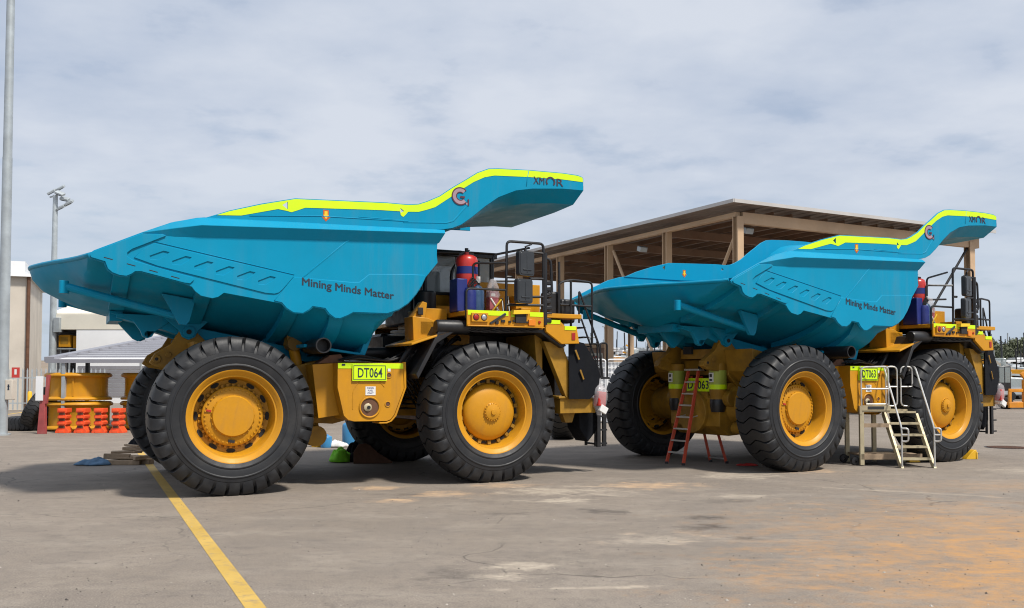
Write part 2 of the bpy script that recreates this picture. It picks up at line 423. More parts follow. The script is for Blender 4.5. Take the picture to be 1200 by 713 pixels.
def midplate():
    """pressed panel with six recessed parallelogram vents"""
    top = [(-1.76,4.38),(-1.60,4.55),(-1.44,4.66),(1.02,4.19),(0.81,3.92),(0.74,3.855),(0.66,3.83)]
    low = []
    for k in range(5, -1, -1):
        cx = -1.34 + 0.373*k; cz = 4.455 - 0.0725*k
        f = (0.56-cx+0.03)/(0.56+1.70)
        base = (cx-0.03, 3.825 + (4.32-3.825)*max(0.0, min(1.0, f)))
        hole = [(-0.03,-0.095),(0.10,-0.005),(0.155,0.055),(0.06,0.072),(-0.165,-0.03),(-0.16,-0.09)]
        hole = [(cx+x, cz+z) for x, z in hole]
        low += [base] + hole + [hole[0], base]
    return top + low
MIDPLATE = midplate()
MIDTOP = [(-1.50,4.71),(1.03,4.225),(1.03,4.213),(-1.50,4.698)]
# hull under the body
ZB = [(-3.435,4.36),(-3.386,4.20),(-3.2,3.98),(-2.867,3.80),(-2.515,3.65),(-1.644,3.41),(-1.3,3.34),(-0.4,3.22),(0.9,3.05),(1.3,2.92),(1.6,2.78),(2.72,2.67)]
WT = [(-3.435,0.02),(-3.42,0.2),(-3.356,0.45),(-3.19,0.92),(-3.053,1.25),(-2.847,1.75),(-2.632,2.4),(-2.485,2.98),(-2.378,3.12),(-2.2,3.17),(-1.0,3.17),(0.5,3.15),(2.72,3.05)]
ZT = [(-3.435,4.40),(-3.0,4.41),(-2.49,4.38),(-2.2,4.44),(-2.0,4.46),(-0.93,4.34),(0.79,4.05),(2.0,3.9),(2.72,3.85)]
NN = [(-3.435,1.5),(-2.9,1.3),(-2.0,1.25),(-0.4,1.3),(0.9,1.5),(1.6,2.0),(2.72,2.6)]
def hull_rows():
    xs = [-3.435,-3.428,-3.41,-3.386,-3.33,-3.26,-3.19,-3.1,-3.0,-2.867,-2.74,-2.63,-2.54,-2.485,-2.4,-2.3,-2.07,-1.8,-1.5,-1.2,-0.8,-0.4,0,0.45,0.9,1.3,1.6,1.9,2.3,2.72]
    rows = []
    for x in xs:
        zb, w, zt, n = interp(ZB,x), interp(WT,x), interp(ZT,x), interp(NN,x)
        row = []
        K = 14
        for i in range(-K, K+1):
            t = i/K*PI/2
            sy = abs(math.sin(t))**(2/n)*(1 if t >= 0 else -1)
            cz = abs(math.cos(t))**(2/n)
            row.append((x, sy*w, zt + (zb-zt)*cz))
        rows.append(row)
    return rows
def hull_z(x, y):
    zb, w, zt, n = interp(ZB,x), interp(WT,x), interp(ZT,x), interp(NN,x)
    s = min(0.999, abs(y)/w)
    return zt + (zb-zt)*(1-s**n)**(1/n)

def make_body(root):
    mb = MB()
    # floor shell with a front wall
    rows = hull_rows()
    front = [[(3.05,p[1],3.5 if abs(p[1])<0.1 else max(3.5,p[2])) for p in rows[-1]],
             [(3.98,p[1]*1.02,5.30) for p in rows[-1]]]
    outer = rows + front
    mb.grid(outer)
    inner = [[(p[0]+0.03, p[1]*0.975, p[2]+0.07) for p in r] for r in outer]
    mb.grid(inner)
    # rim lip round the tail
    lip = []
    for y in [i*0.1 for i in range(-32,33)]:
        x = None
        for (xa, wa), (xb, wb) in zip(WT, WT[1:]):
            if wa <= abs(y) <= wb: x = xa + (xb-xa)*(abs(y)-wa)/(wb-wa) if wb > wa else xa
        if x is None: continue
        lip.append((x, y, interp(ZT,x)+0.03))
    mb.tube(lip, 0.045, 8)
    for s in (-1, 1):
        y0, y1 = s*YB, s*(YB-0.05)
        mb.prism(WALL, y0, y1)
        mb.prism(keyhole(keyhole(BOARD, 8, TRI2), 4, TRI1), s*(YB-0.03), s*(YB-0.075))
        # folded top rail
        st = [(-1.62,[(4.85,0),(4.84,0.01),(4.83,0)]), (-1.1,[(5.08,0),(4.95,0.06),(4.80,0)]), (-0.66,[(5.19,0),(5.03,0.14),(4.82,0)]), (3.93,[(5.315,0),(5.225,0.14),(5.03,0)])]
        rws = [[(x, s*(YB-0.045), pr[0][0])] + [(x+ (0.13-0.42*(5.3-z) if x > 3 else 0), s*(YB+d), z) for z, d in pr] + [(x- (0.02 if x>3 else 0), s*(YB-0.045), pr[2][0])] for x, pr in st]
        mb.grid(rws)
        mb._add(rws[-1], [list(range(len(rws[-1])))])
        mb._add(rws[0], [list(range(len(rws[0])))])
        # overlay plates
        mb.prism(REARPLATE, s*(YB-0.01), s*(YB+0.034))
        mb.prism(MIDPLATE, s*(YB-0.01), s*(YB+0.020)); mb.prism(MIDTOP, s*(YB-0.01), s*(YB+0.012))
        mb.prism(LOWPLATE, s*(YB-0.01), s*(YB+0.016))
        mb.prism(SEAM, s*(YB-0.01), s*(YB+0.007))
        # weld beads along plate edges
        for path in (SEAM[:1]+SEAM[3:], [(1.02,4.17),(2.12,4.12),(2.29,4.13),(2.49,4.30),(3.33,4.34),(3.64,4.34)], [(3.3,5.44),(1.5,5.40),(0.2,5.30)], [(5.95,6.42),(6.0,6.76)]):
            mb.tube([(x, s*(YB+0.001 if z < 5.25 else YB-0.03), z) for x, z in path], 0.012, 6)
        # drain slots (dark)
        for k in range(4):
            mb.box((-2.17+0.363*k, s*(YB+0.031), 4.335-0.093*k), (0.15,0.012,0.022), rot=(0,R(14),0), m=1)
        # canopy side crease plate
        cp = [(3.19,5.40),(4.12,5.46),(4.28,5.51),(4.64,5.93),(4.62,5.95),(4.26,5.54),(4.12,5.485),(3.19,5.425)]
        mb.prism(cp, s*(YB-0.04), s*(YB-0.022))
        mb.box((2.72,s*(YB-0.03),5.45),(0.9,0.012,0.018))
        # bolsters that follow the floor shell
        for gx in (-1.92,-0.5,1.09,1.93):
            out = []; inn = []
            for k in range(9):
                yy = 3.12 - 0.26*k
                zz = hull_z(gx, yy)
                out.append((s*yy, zz-0.10)); inn.append((s*yy, zz+0.05))
            mb.prism(out+inn[::-1], gx-0.14, gx+0.14, 'x')
        # bolsters / pipe under the tail with end stub and brackets
        mb.tube([(-2.84,s*1.88,3.94),(-0.75,s*2.08,3.38)],0.08,10)
        mb.cyl((-2.84,s*1.88,3.80),(-2.84,s*1.88,4.04),0.085,12)
        mb.prism([(-1.2,3.85),(-0.6,3.75),(-0.7,3.33),(-0.76,3.25),(-0.88,3.26),(-0.94,3.36)], s*2.1, s*2.2)
        mb.prism([(-1.1,3.5),(-0.2,3.4),(-0.40,3.2),(-0.46,3.07),(-0.58,3.01),(-0.70,3.07),(-0.76,3.2)], s*0.94, s*1.07)
        mb.cyl((-0.58,s*0.9,3.17),(-0.58,s*1.11,3.17),0.12,16)
        mb.cyl((-0.58,s*1.08,3.17),(-0.58,s*1.13,3.17),0.05,12,m=1)
        # tail hinge ears with eye plate
        ear = [(-2.0,3.52),(-1.62,3.40),(-1.47,3.18),(-1.43,3.07),(-1.34,3.03),(-1.25,3.07),(-1.20,3.17),(-0.95,3.36),(-0.95,3.5)]
        eye = [(-1.34+0.05*math.cos(t),3.115+0.06*math.sin(t)) for t in [-2*PI*i/10 for i in range(10)]]
        mb.prism(keyhole(ear, 4, eye), s*0.82, s*0.95)
        # long box beams
        mb.prism([(-1.9,3.50),(-1.2,3.42),(2.4,2.72),(2.5,2.55),(2.2,2.52),(0.6,2.78),(-0.4,2.98),(-1.0,3.2),(-1.9,3.44)], s*0.45, s*0.92)
    # central tab
    mb.prism([(-1.9,3.45),(-1.55,3.05),(-1.45,3.0),(-1.35,3.06),(-1.0,3.4)], -0.06, 0.06)
    # transverse bolsters
    for gx in (-1.9,-0.55,1.1,1.95):
        zb = interp(ZB,gx); mb.span((gx-0.12,-0.7,zb-0.10),(gx+0.12,0.7,zb+0.1))
    # front bottom deep section
    mb.prism([(1.45,2.86),(2.70,2.69),(2.98,3.45),(2.86,3.45),(2.6,2.75),(1.45,2.92)], -2.3, 2.3)
    # canopy pan
    prof = [(3.9,5.32),(4.06,5.33),(4.25,5.37),(4.45,5.46),(4.68,5.63),(5.01,5.91),(5.3,6.12),(5.7,6.30),(6.1,6.38),(6.82,6.45),(7.29,6.46)]
    rows = []
    for x, z in prof:
        k = max(0,min(1,(x-4.3)/1.4)); row = []
        for y, dz, dx in ((-3.25,0.0,0.0),(-2.9,-0.27,-0.06),(-2.0,-0.31,-0.06),(0.3,-0.33,-0.08),(0.75,-0.15,-0.16),(2.75,0.05,-0.25),(3.25,0.16,-0.25)):
            row.append((x + dx*max(0,min(1,(x-6.0)/1.2)), y, z + dz*k))
        rows.append(row)
    mb.grid(rows)
    mb.grid([[(p[0],p[1],p[2]+0.10) for p in r] for r in rows])
    e = rows[-1]; mb.grid([e,[(p[0],p[1],p[2]+0.10) for p in e]])
    body = mb.build('dump_body', ['teal','dark_gap'], root, smooth=32, bevel=0.006, seg=1)
    # reflective stripe, lettering, marks on both sides
    for s in (-1, 1):
        o = MB()
        st = keyhole(keyhole(STRIPE_TOP, 7, TRI2), 4, TRI1) + STRIPE_LOW
        o.prism(st, s*(YB-0.029), s*(YB-0.024))
        o.build('reflective_stripe', 'hivis', body, smooth=0)
        o = MB(); 
        for q, (dx, dz) in enumerate(((0,0),(0.009,0.0),(0.0045,0.006))):
            add_text(o, 'Mining Minds Matter', 1.17+dx, 2.98+dx, 3.97+dz, 4.165+dz, s*(YB+0.0185+0.0008*q), 0.004, 0.0, slope=-0.113, facing=s)
       
        o.build('slogan_lettering', 'ink', body, smooth=0)
        # XM-arch-R mark
        o = MB(); y = s*(YB-0.021)
        def mx(a, b):
            return (a, b) if s < 0 else (6.94-b+6.0, 6.94-a+6.0)
        a, b = mx(6.12, 6.385); add_text(o, 'XM', a, b, 6.495, 6.655, y, 0.004, 0.0, facing=s)
        a, b = mx(6.68, 6.83); add_text(o, 'R', a, b, 6.50, 6.665, y, 0.004, 0.0, facing=s)
        a, b = mx(6.41, 6.66)
        cx = (a+b)/2
        ring = arc(cx,6.575,0.115,-40,220,14) + arc(cx,6.575,0.080,220,-40,14)
        o.prism(ring, y, y+s*0.002)
        o.build('maker_lettering', 'purple_ink', body, smooth=0)
        # ring-shaped G mark
        o = MB(); cx, cz = 4.42, 6.06
        fl = 1 if s < 0 else -1
        def rg(r0, r1, a0, a1, d, m):
            pts = arc(0,0,r1,a0,a1,24)+arc(0,0,r0,a1,a0,24)
            o.prism([(cx+fl*p[0], cz+p[1]) for p in pts], y, y+s*d, m=m)
        rg(0.085,0.185,48,318,0.003,0); rg(0.168,0.192,44,320,0.005,1); rg(0.078,0.096,48,325,0.005,1)
        def bar(x0,z0,x1,z1,d,m):
            pts=[(x0,z0),(x1,z0),(x1,z1),(x0,z1)]; o.prism([(cx+fl*p[0],cz+p[1]) for p in pts], y, y+s*d, m=m)
        bar(0.0,-0.035,0.10,0.005,0.0045,1); bar(0.165,-0.19,0.195,-0.05,0.005,1); bar(0.13,-0.17,0.16,-0.13,0.005,0)
        o.build('ring_logo', ['logo_grey','logo_dark'], body, smooth=0)
        for face in ((s*(YB-0.03), s), (s*(YB-0.075), -s)):
            o = MB(); cx, cz = 1.63, 5.42; yy, dr = face
            o.prism([(cx-0.055,cz+0.11),(cx+0.055,cz+0.11),(cx+0.055,cz-0.01),(cx+0.10,cz-0.01),(cx,cz-0.12),(cx-0.10,cz-0.01),(cx-0.055,cz-0.01)], yy, yy+dr*0.004, m=0)
            o.prism([(cx-0.03,cz+0.085),(cx+0.03,cz+0.085),(cx+0.03,cz+0.015),(cx+0.055,cz+0.01),(cx,cz-0.075),(cx-0.055,cz+0.01),(cx-0.03,cz+0.015)], yy, yy+dr*0.007, m=1)
            o.build('arrow_decal', ['orange_ink','amber_ink'], body, smooth=0)
    return body

def plate_mb(txt):
    mb = MB()
    mb.span((2.33,-2.70,2.165),(3.04,-2.64,2.505),m=0)
    for a, b in (((2.35,2.185),(3.02,2.197)),((2.35,2.473),(3.02,2.485)),((2.35,2.197),(2.362,2.473)),((3.008,2.197),(3.02,2.473))):
        mb.span((a[0],-2.704,a[1]),(b[0],-2.7,b[1]),m=1)
    add_text(mb, txt, 2.44, 2.95, 2.235, 2.435, -2.703, 0.004, 0.008, m=1, facing=-1)
    return mb
def rear_plate_mb(txt):
    mb = MB(); mb.span((-0.45,0.0,0),(0.45,0.02,0.34),m=0)
    add_text(mb, txt, -0.40, 0.40, 0.06, 0.28, -0.002, 0.004, 0.015, m=1, facing=-1)
    return mb

def fit_length(v):
    x = 1.022*v.x - 0.02; y = v.y
    if v.x > 6.6: x += 0.11*(v.x-6.6)
    if v.x > 7.3 and y < -1.5: y += 0.18*min(1, (v.x-7.3)/0.7)
    return Vector((x, y, v.z))
MB.warp = None
def make_truck():
    root = thing('dump_truck', 'nearer teal and yellow mining dump truck with plate DT064, on the left', 'dump truck', group='two new mining dump trucks parked in line')
    MB.warp = fit_length
    make_body(root)
    MB.warp = None
    # wheels
    wheel(root, 'rear', 0, -2.64, 0, 0.2); wheel(root, 'rear', 0, 2.64, PI, 0.3)
    fr = wheel(root, 'front', 5.313, -2.82, R(1), 0.15); fl = wheel(root, 'front', 5.313, 2.82, PI+R(1), 0.25)
    MB.warp = fit_length
    # frame
    f = MB()
    for s in (-1,1):
        f.prism([(-0.5,2.72),(-0.3,2.75),(1.2,2.45),(4.2,2.25),(7.3,2.2),(7.3,1.55),(4.6,1.35),(1.2,1.45),(0.5,1.75),(-0.2,2.0),(-0.5,2.3)], s*0.66, s*1.02)
        # rear horns carrying the body pins
        f.prism([(-1.30,2.54),(-1.20,2.72),(-0.90,2.92),(-0.74,3.20),(-0.48,3.24),(-0.2,2.95),(0.6,2.7),(0.3,2.2),(-0.6,2.36),(-1.18,2.46)], s*0.80, s*0.98)
        f.cyl((-1.17,s*0.77,2.61),(-1.17,s*1.01,2.61),0.085,14)
        f.cyl((-0.95,s*0.78,2.70),(-0.95,s*1.0,2.70),0.06,14)
        f.cyl((-1.17,s*1.0,2.61),(-1.17,s*1.02,2.61),0.035,10,m=1)
        f.prism([(-0.6,2.95),(0.4,2.75),(0.5,2.2),(-0.2,2.15),(-0.5,2.4)], s*0.98, s*1.95)
        f.prism([(0.9,2.35),(1.9,2.6),(3.6,2.55),(3.6,1.6),(2.2,1.25),(1.4,1.3),(1.2,1.7)], s*1.1, s*1.7)
        f.cyl((1.85,s*1.2,1.0),(1.85,s*1.75,1.0),0.22,18)
    f.span((-0.5,-1.0,2.3),(-0.1,1.0,2.7)); f.span((0.8,-1.1,1.5),(1.4,1.1,2.3)); f.span((3.4,-1.1,1.4),(4.0,1.1,2.2))
    f.box((-0.6,0,2.85),(0.2,1.2,0.25)); f.box((-0.72,0.25,2.95),(0.1,0.32,0.2),m=1)
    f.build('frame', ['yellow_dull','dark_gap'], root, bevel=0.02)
    # rear axle
    a = MB()
    a.lathe([(0.45,-2.2),(0.5,-1.1),(0.62,-0.75),(0.72,-0.3),(0.74,0.0),(0.72,0.3),(0.62,0.75),(0.5,1.1),(0.45,2.2)],32,'y',(0,0,RT))
    a.prism([(-0.75,1.0),(-0.45,0.75),(0.4,0.8),(0.9,1.2),(0.9,1.7),(0.3,2.1),(-0.4,2.1),(-0.75,1.7)],-0.95,0.95)
    a.cyl((-0.86,0,1.35),(-0.7,0,1.35),0.55,28)
    a.prism([(-0.75,1.2),(2.6,1.5),(2.6,1.8),(-0.75,2.0)],-0.5,0.5)
    for s in (-1,1): a.cyl((-0.3,s*1.02,0.95),(-0.3,s*1.3,0.95),0.16,16); a.cyl((-0.5,s*0.9,1.7),(-0.5,s*1.2,1.7),0.2,16)
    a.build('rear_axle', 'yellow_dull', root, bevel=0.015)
    for s in (-1,1):
        c = MB(); x, y = -0.66, s*0.80
        c.lathe([(0.001,2.60),(0.20,2.60),(0.215,2.55),(0.215,1.82),(0.20,1.80),(0.19,1.66),(0.001,1.66)],24,'z',(x,y,0),m=0)
        c.lathe([(0.218,2.42),(0.22,2.42),(0.22,2.02),(0.218,2.02)],24,'z',(x,y,0),m=3)
        c.lathe([(0.221,2.06),(0.223,2.06),(0.223,1.94),(0.221,1.94)],24,'z',(x,y,0),m=1)
        c.lathe([(0.185,1.70),(0.205,1.66),(0.205,1.5),(0.17,1.36),(0.001,1.36)],24,'z',(x,y,0),m=2)
        c.span((x-0.235,y-0.07,2.12),(x-0.2,y+0.07,2.36),m=4)
        c.span((x-0.238,y-0.045,2.25),(x-0.235,y+0.045,2.33),m=2); c.span((x-0.238,y-0.05,2.15),(x-0.235,y+0.05,2.2),m=2)
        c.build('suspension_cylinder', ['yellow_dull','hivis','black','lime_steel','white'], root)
    MB.warp = None
    p = rear_plate_mb('DT064').build('rear_number_plate', ['hivis','ink'], root); p.location = (-0.80,-0.17,1.88); p.rotation_euler = (0,0,R(-90))
    MB.warp = fit_length
    # hoist cylinders
    for s in (-1,1):
        h = MB(); h.tube([(1.84,s*1.42,1.02),(1.55,s*1.42,2.35)],0.17,18); h.tube([(1.55,s*1.42,2.35),(1.42,s*1.42,2.95)],0.11,14,m=1)
        h.cyl((1.42,s*1.2,2.95),(1.42,s*1.62,2.95),0.15,16); h.box((1.42,s*1.42,3.05),(0.3,0.3,0.25))
        h.build('hoist_cylinder', ['yellow_dull','yellow'], root)
    # exhaust outlet, hoses
    e = MB(); e.lathe([(0.13,-3.04),(0.155,-3.04),(0.155,-2.2),(0.13,-2.2),(0.13,-3.04)],20,'y',(1.66,0,2.87))
    e.lathe([(0.001,-2.8),(0.13,-2.8)],20,'y',(1.66,0,2.87))
    e.tube(roundpath([(1.66,-2.2,2.87),(1.66,-1.6,2.87),(2.6,-1.4,2.75),(4.0,-1.3,2.8)],0.2),0.13,12)
    e.build('exhaust_pipe', 'black', root)
    e = MB()
    for i in range(9):
        z = 2.62+0.03*random.random(); y=-1.9-0.08*i
        e.tube(roundpath([(1.9+0.05*i,y,2.6),(2.5,y-0.05,2.62+0.1*random.random()),(3.2,y+0.1,2.58),(3.9,y+0.3,2.75+0.2*random.random())],0.15),0.022,6)
    for i in range(5):
        e.tube(roundpath([(3.5,-2.2+0.15*i,2.5),(3.9,-2.1+0.1*i,2.2-0.1*i),(4.2,-1.6,1.9-0.12*i),(4.3,-1.2,1.4)],0.2),0.025,6)
    e.build('hose_bundle', 'black', root)
    # red and grey fittings above the tank
    e = MB(); e.prism([(1.72,2.52),(1.98,2.70),(2.2,2.72),(2.3,2.55)],-2.3,-1.9); e.build('valve_block','rust',root,bevel=0.01)
    # fuel tank
    t = MB()
    TK = [(2.04,2.53),(3.42,2.54),(3.43,2.02),(3.22,1.46),(3.14,1.36),(3.06,1.33),(2.38,1.335),(2.26,1.37),(2.17,1.46),(2.04,2.03)]
    t.prism(TK, -2.66, -1.25)
    t.prism([(3.40,2.56),(3.46,2.56),(3.47,2.02),(3.26,1.43),(3.16,1.32),(3.06,1.28),(2.9,1.28),(2.9,1.31),(3.06,1.31),(3.14,1.34),(3.225,1.45),(3.43,2.02)], -2.68,-2.2)
    t.prism([(1.62,2.5),(2.04,2.53),(2.05,2.03),(2.18,1.46),(1.75,1.4)], -2.3, -1.3)
    t.lathe([(0.20,-2.655),(0.225,-2.675),(0.21,-2.69),(0.19,-2.685),(0.185,-2.664)],32,'y',(2.70,0,1.62)); t.lathe([(0.188,-2.664),(0.001,-2.664)],32,'y',(2.70,0,1.62),m=1)  # dark disc painted for the shade of a recess that is not cut
    ring=arc(2.70,1.86,0.36,30,180,14)+[(2.34,1.58)]+[(2.355,1.58)]+arc(2.70,1.86,0.345,180,30,14)
    t.prism(ring,-2.66,-2.668)
    for px, pz in ((3.10,2.28),(3.08,1.68)):
        t.lathe([(0.055,-2.655),(0.065,-2.672),(0.05,-2.676),(0.045,-2.664)],16,'y',(px,0,pz)); t.lathe([(0.046,-2.664),(0.001,-2.664)],16,'y',(px,0,pz),m=1)  # dark centre discs paint the shade inside the small sockets
    tank = t.build('fuel_tank', ['yellow','rust'], root, bevel=0.012)
    t = MB(); t.span((2.045,-2.667,2.42),(3.415,-2.662,2.53)); t.build('tank_stripe','hivis',tank,smooth=0)
    t = MB(); t.lathe([(0.085,-2.662),(0.085,-2.68),(0.07,-2.69),(0.03,-2.69),(0.001,-2.69)],9,'y',(2.66,0,1.62),m=0); t.lathe([(0.035,-2.69),(0.035,-2.72),(0.001,-2.72)],10,'y',(2.67,0,1.62),m=1); t.build('filler_cap',['alu_old','black'],tank)
    t = MB(); t.span((2.61,-2.668,1.87),(2.82,-2.662,2.05),m=0)
    for i,(w) in enumerate((0.15,0.11,0.13)):
        add_text(t, ('DIESEL','FUEL','ONLY')[i], 2.715-w/2, 2.715+w/2, 2.0-0.052*i, 2.035-0.052*i, -2.669, 0.002, 0.01, m=1, facing=-1)
    t.build('fuel_sticker',['white','navy'],tank,smooth=0)
    t = MB(); t.span((3.075,-2.668,2.36),(3.135,-2.662,2.42)); t.build('small_label','white',tank,smooth=0)
    plate_mb('DT064').build('number_plate',['hivis','ink'],tank,smooth=0)
    # hidden far-side twin of the tank, added so the gaps turn dark
    t = MB(); t.prism(TK, 1.25, 2.5); t.build('far_gap_tank','yellow',root,bevel=0.012)
    # engine and underside mass between the frame rails
    e = MB()
    e.span((4.3,-0.95,1.25),(7.1,0.95,3.4)); e.span((3.6,-0.7,2.2),(4.4,0.7,3.2)); e.span((4.2,-2.2,2.6),(4.5,2.2,3.3))
    e.prism([(4.1,3.33),(4.35,3.36),(6.6,3.34),(7.0,2.95),(6.9,2.9),(6.4,3.22),(4.45,3.24),(4.0,2.95),(3.6,2.2),(3.55,2.3)], -3.05,-1.0)
    e.prism([(4.1,3.33),(4.35,3.36),(6.6,3.34),(7.0,2.95),(6.9,2.9),(6.4,3.22),(4.45,3.24),(4.0,2.95),(3.6,2.2),(3.55,2.3)], 1.0,3.05)
    e.span((4.9,-2.1,1.35),(5.6,2.1,1.75))
    for i in range(7): e.box((3.75,-1.5,1.55+0.1*i),(0.5,0.6,0.03))
    e.build('engine_bay', 'black', root, bevel=0.02)
    # deck
    d = MB()
    d.span((4.60,-3.20,3.345),(6.40,-3.15,3.67)); d.span((4.60,-3.15,3.56),(7.3,3.2,3.66)); d.span((4.60,3.15,3.345),(6.40,3.20,3.67))
    d.span((4.60,-3.25,3.32),(6.40,-3.15,3.345)); d.span((6.36,-3.15,3.3),(6.41,-1.0,3.66))
    for s in (-1,1):
        d.prism([(6.44,3.5),(6.8,3.52),(6.93,3.39),(7.2,3.39),(7.26,3.0),(6.86,2.98),(6.5,3.25)], s*3.12, s*2.3)
        d.prism([(3.45,2.90),(4.62,3.30),(4.62,3.345),(3.45,2.95)], s*3.05, s*1.3)
    d.span((5.7,-1.0,3.66),(7.35,0.5,4.52)); d.span((5.75,-1.6,3.66),(6.3,-1.05,4.3)); d.span((6.35,-1.9,3.66),(6.9,-1.05,4.15))
    d.span((6.0,-2.9,3.66),(6.25,-2.4,3.78)); d.span((4.35,-1.2,3.0),(5.5,0.5,3.9)); d.span((4.05,-2.2,3.3),(4.55,-1.1,3.75))
    d.build('deck', 'yellow', root, bevel=0.012)
    dk = [o for o in kids(root) if o.name.startswith('deck')][0]
    for a,b,yy in (((4.62,3.565),(5.55,3.668),-3.201),((5.62,3.55),(5.82,3.668),-3.201),((6.06,3.57),(6.38,3.668),-3.201),((6.45,3.43),(6.82,3.515),-3.122),((6.92,3.30),(7.18,3.388),-3.122)):
        s_ = MB(); s_.span((a[0],yy-0.006,a[1]),(b[0],yy,b[1])); s_.build('deck_stripe','hivis',dk,smooth=0)
    l = MB(); l.span((4.69,-3.245,3.42),(5.07,-3.20,3.61),m=0)
    for i,x in enumerate((4.79,4.97)): l.lathe([(0.001,-3.262),(0.04,-3.26),(0.058,-3.25),(0.06,-3.24)],16,'y',(x,0,3.515),m=1+i); l.lathe([(0.061,-3.252),(0.072,-3.252),(0.074,-3.24)],16,'y',(x,0,3.515),m=3)
    l.build('isolator_box',['yellow','red_lens','steel','dark_gap'],dk,bevel=0.006)
    l = MB(); l.span((6.02,-3.245,3.37),(6.18,-3.20,3.50)); l.build('marker_lamp','amber_lens',dk,bevel=0.004)
    l = MB(); l.span((7.08,-3.135,3.08),(7.16,-3.12,3.24)); l.build('marker_lamp','red_lens',dk,bevel=0.004)
    l = MB(); l.lathe([(0.001,-3.225),(0.03,-3.22),(0.032,-3.2)],12,'y',(6.29,0,3.45)); l.build('marker_lamp','red_lens',dk)
    l = MB(); l.span((5.70,-3.26,3.42),(5.95,-3.20,3.62),m=0); l.prism([(5.62,3.60),(6.02,3.62),(6.02,3.70),(5.64,3.69)],-3.3,-3.0,m=1)
    for i in range(5): l.box((5.58+0.1*i,-3.215,3.44+0.02*(i%2)),(0.06,0.03,0.04),m=0)
    l.box((5.05+0.25,-3.22,3.5),(0.42,0.03,0.05),rot=(0,R(-32),0),m=2); l.box((5.28,-3.215,3.42),(0.07,0.03,0.07),m=0); l.box((5.42,-3.215,3.45),(0.09,0.03,0.06),m=0)
    l.build('junction_box',['dark_gap','amber_ink','plastic'],dk,bevel=0.004)
    # folded access ladder bracket, air cleaner and muffler behind the body
    b = MB(); b.prism([(3.70,3.0),(4.38,3.12),(4.33,3.40),(4.02,3.52),(3.68,3.55)],-2.45,-1.9); b.prism([(3.68,3.5),(3.92,3.88),(4.02,3.85),(3.98,3.5)],-2.4,-2.1); b.box((4.1,-2.2,3.3),(0.5,0.5,0.3))
    b.box((3.85,-2.45,3.66),(0.12,0.04,0.16),m=1); b.box((4.18,-2.46,3.3),(0.05,0.03,0.05),m=1); b.box((4.28,-2.46,3.3),(0.05,0.03,0.05),m=1)
    b.build('bracket', ['yellow','dark_gap'], root, bevel=0.012)
    b = MB(); b.lathe([(0.001,4.0),(0.13,4.0),(0.15,4.04),(0.15,4.68),(0.13,4.74),(0.001,4.74)],20,'x',(0,-2.95,3.31)); b.build('muffler','black',root)
    b = MB()
    b.span((4.15,-1.0,3.5),(4.6,0.9,4.2)); b.cyl((4.35,-1.35,3.3),(4.35,-1.35,4.2),0.25,18)
    b.build('air_cleaner','black',root,bevel=0.03)
    # cab
    c = MB()
    c.span((4.95,0.65,5.33),(7.0,2.75,5.44),m=0); c.span((4.9,0.6,5.44),(7.05,2.8,5.48),m=0)
    c.span((5.0,0.7,3.66),(6.9,2.7,4.35),m=1)
    for x in (5.0,5.95,6.85):
        for y in (0.72,2.68): c.box((x+0.03,y,4.85),(0.09,0.09,1.0),m=0)
    c.span((5.0,0.68,4.33),(6.9,0.76,4.41),m=0); c.span((5.0,2.64,4.33),(6.9,2.72,4.41),m=0)
    cab = c.build('cab',['black','yellow'],root,bevel=0.015)
    g = MB()
    g.span((5.08,0.70,4.4),(5.9,0.71,5.33)); g.span((6.0,0.70,4.4),(6.82,0.71,5.33)); g.span((5.08,2.69,4.4),(6.82,2.70,5.33)); g.span((5.03,0.76,4.4),(5.04,2.64,5.33)); g.span((6.86,0.76,4.4),(6.87,2.64,5.33))
    g.build('cab_window','glass',cab,smooth=0)
    g = MB(); g.span((5.5,1.3,3.9),(5.75,1.9,5.0)); g.span((5.5,1.3,4.1),(6.0,1.9,4.25)); g.build('operator_seat','dark_gap',cab,bevel=0.05)
    c = MB(); c.tube(roundpath([(4.95,0.3,3.7),(4.95,0.3,4.9),(5.1,0.3,5.35),(5.9,0.3,5.38)],0.25),0.06,10); c.tube(roundpath([(5.6,0.2,3.7),(5.6,0.2,5.0),(6.1,0.2,5.3)],0.25),0.04,10); c.tube([(4.3,0.4,4.75),(4.9,0.4,4.78)],0.02,6); c.tube([(4.3,0.4,4.35),(4.9,0.4,4.38)],0.02,6); c.tube([(4.3,0.4,4.35),(4.3,0.4,4.75)],0.02,6);c.tube([(4.6,0.4,4.35),(4.6,0.4,4.75)],0.02,6)
    c.build('roll_bar','black',root)
    # fire suppression set
    r = MB(); bx, by = 4.88, -2.5
    r.lathe([(0.001,4.99),(0.05,4.99),(0.05,4.94),(0.15,4.92),(0.215,4.88),(0.242,4.81),(0.245,4.72),(0.242,4.66)],28,'z',(bx,by,0),m=0)
    r.lathe([(0.242,4.66),(0.246,4.66),(0.246,4.50),(0.242,4.50)],24,'z',(bx,by,0),m=1)
    r.lathe([(0.242,4.50),(0.242,4.25),(0.2,4.15),(0.001,4.12)],24,'z',(bx,by,0),m=0)
    r.cyl((bx,by,5.0),(bx,by,5.08),0.04,10,m=2); r.box((bx-0.1,by,4.97),(0.16,0.03,0.03),rot=(0,R(-25),0),m=2); r.box((bx+0.1,by,4.96),(0.12,0.06,0.05),m=2)
    r.build('suppressant_tank',['red','navy','black'],root)
    r = MB(); r.span((4.56,-2.75,3.66),(4.80,-2.3,4.38)); r.build('suppressant_cabinet','navy',root,bevel=0.02)
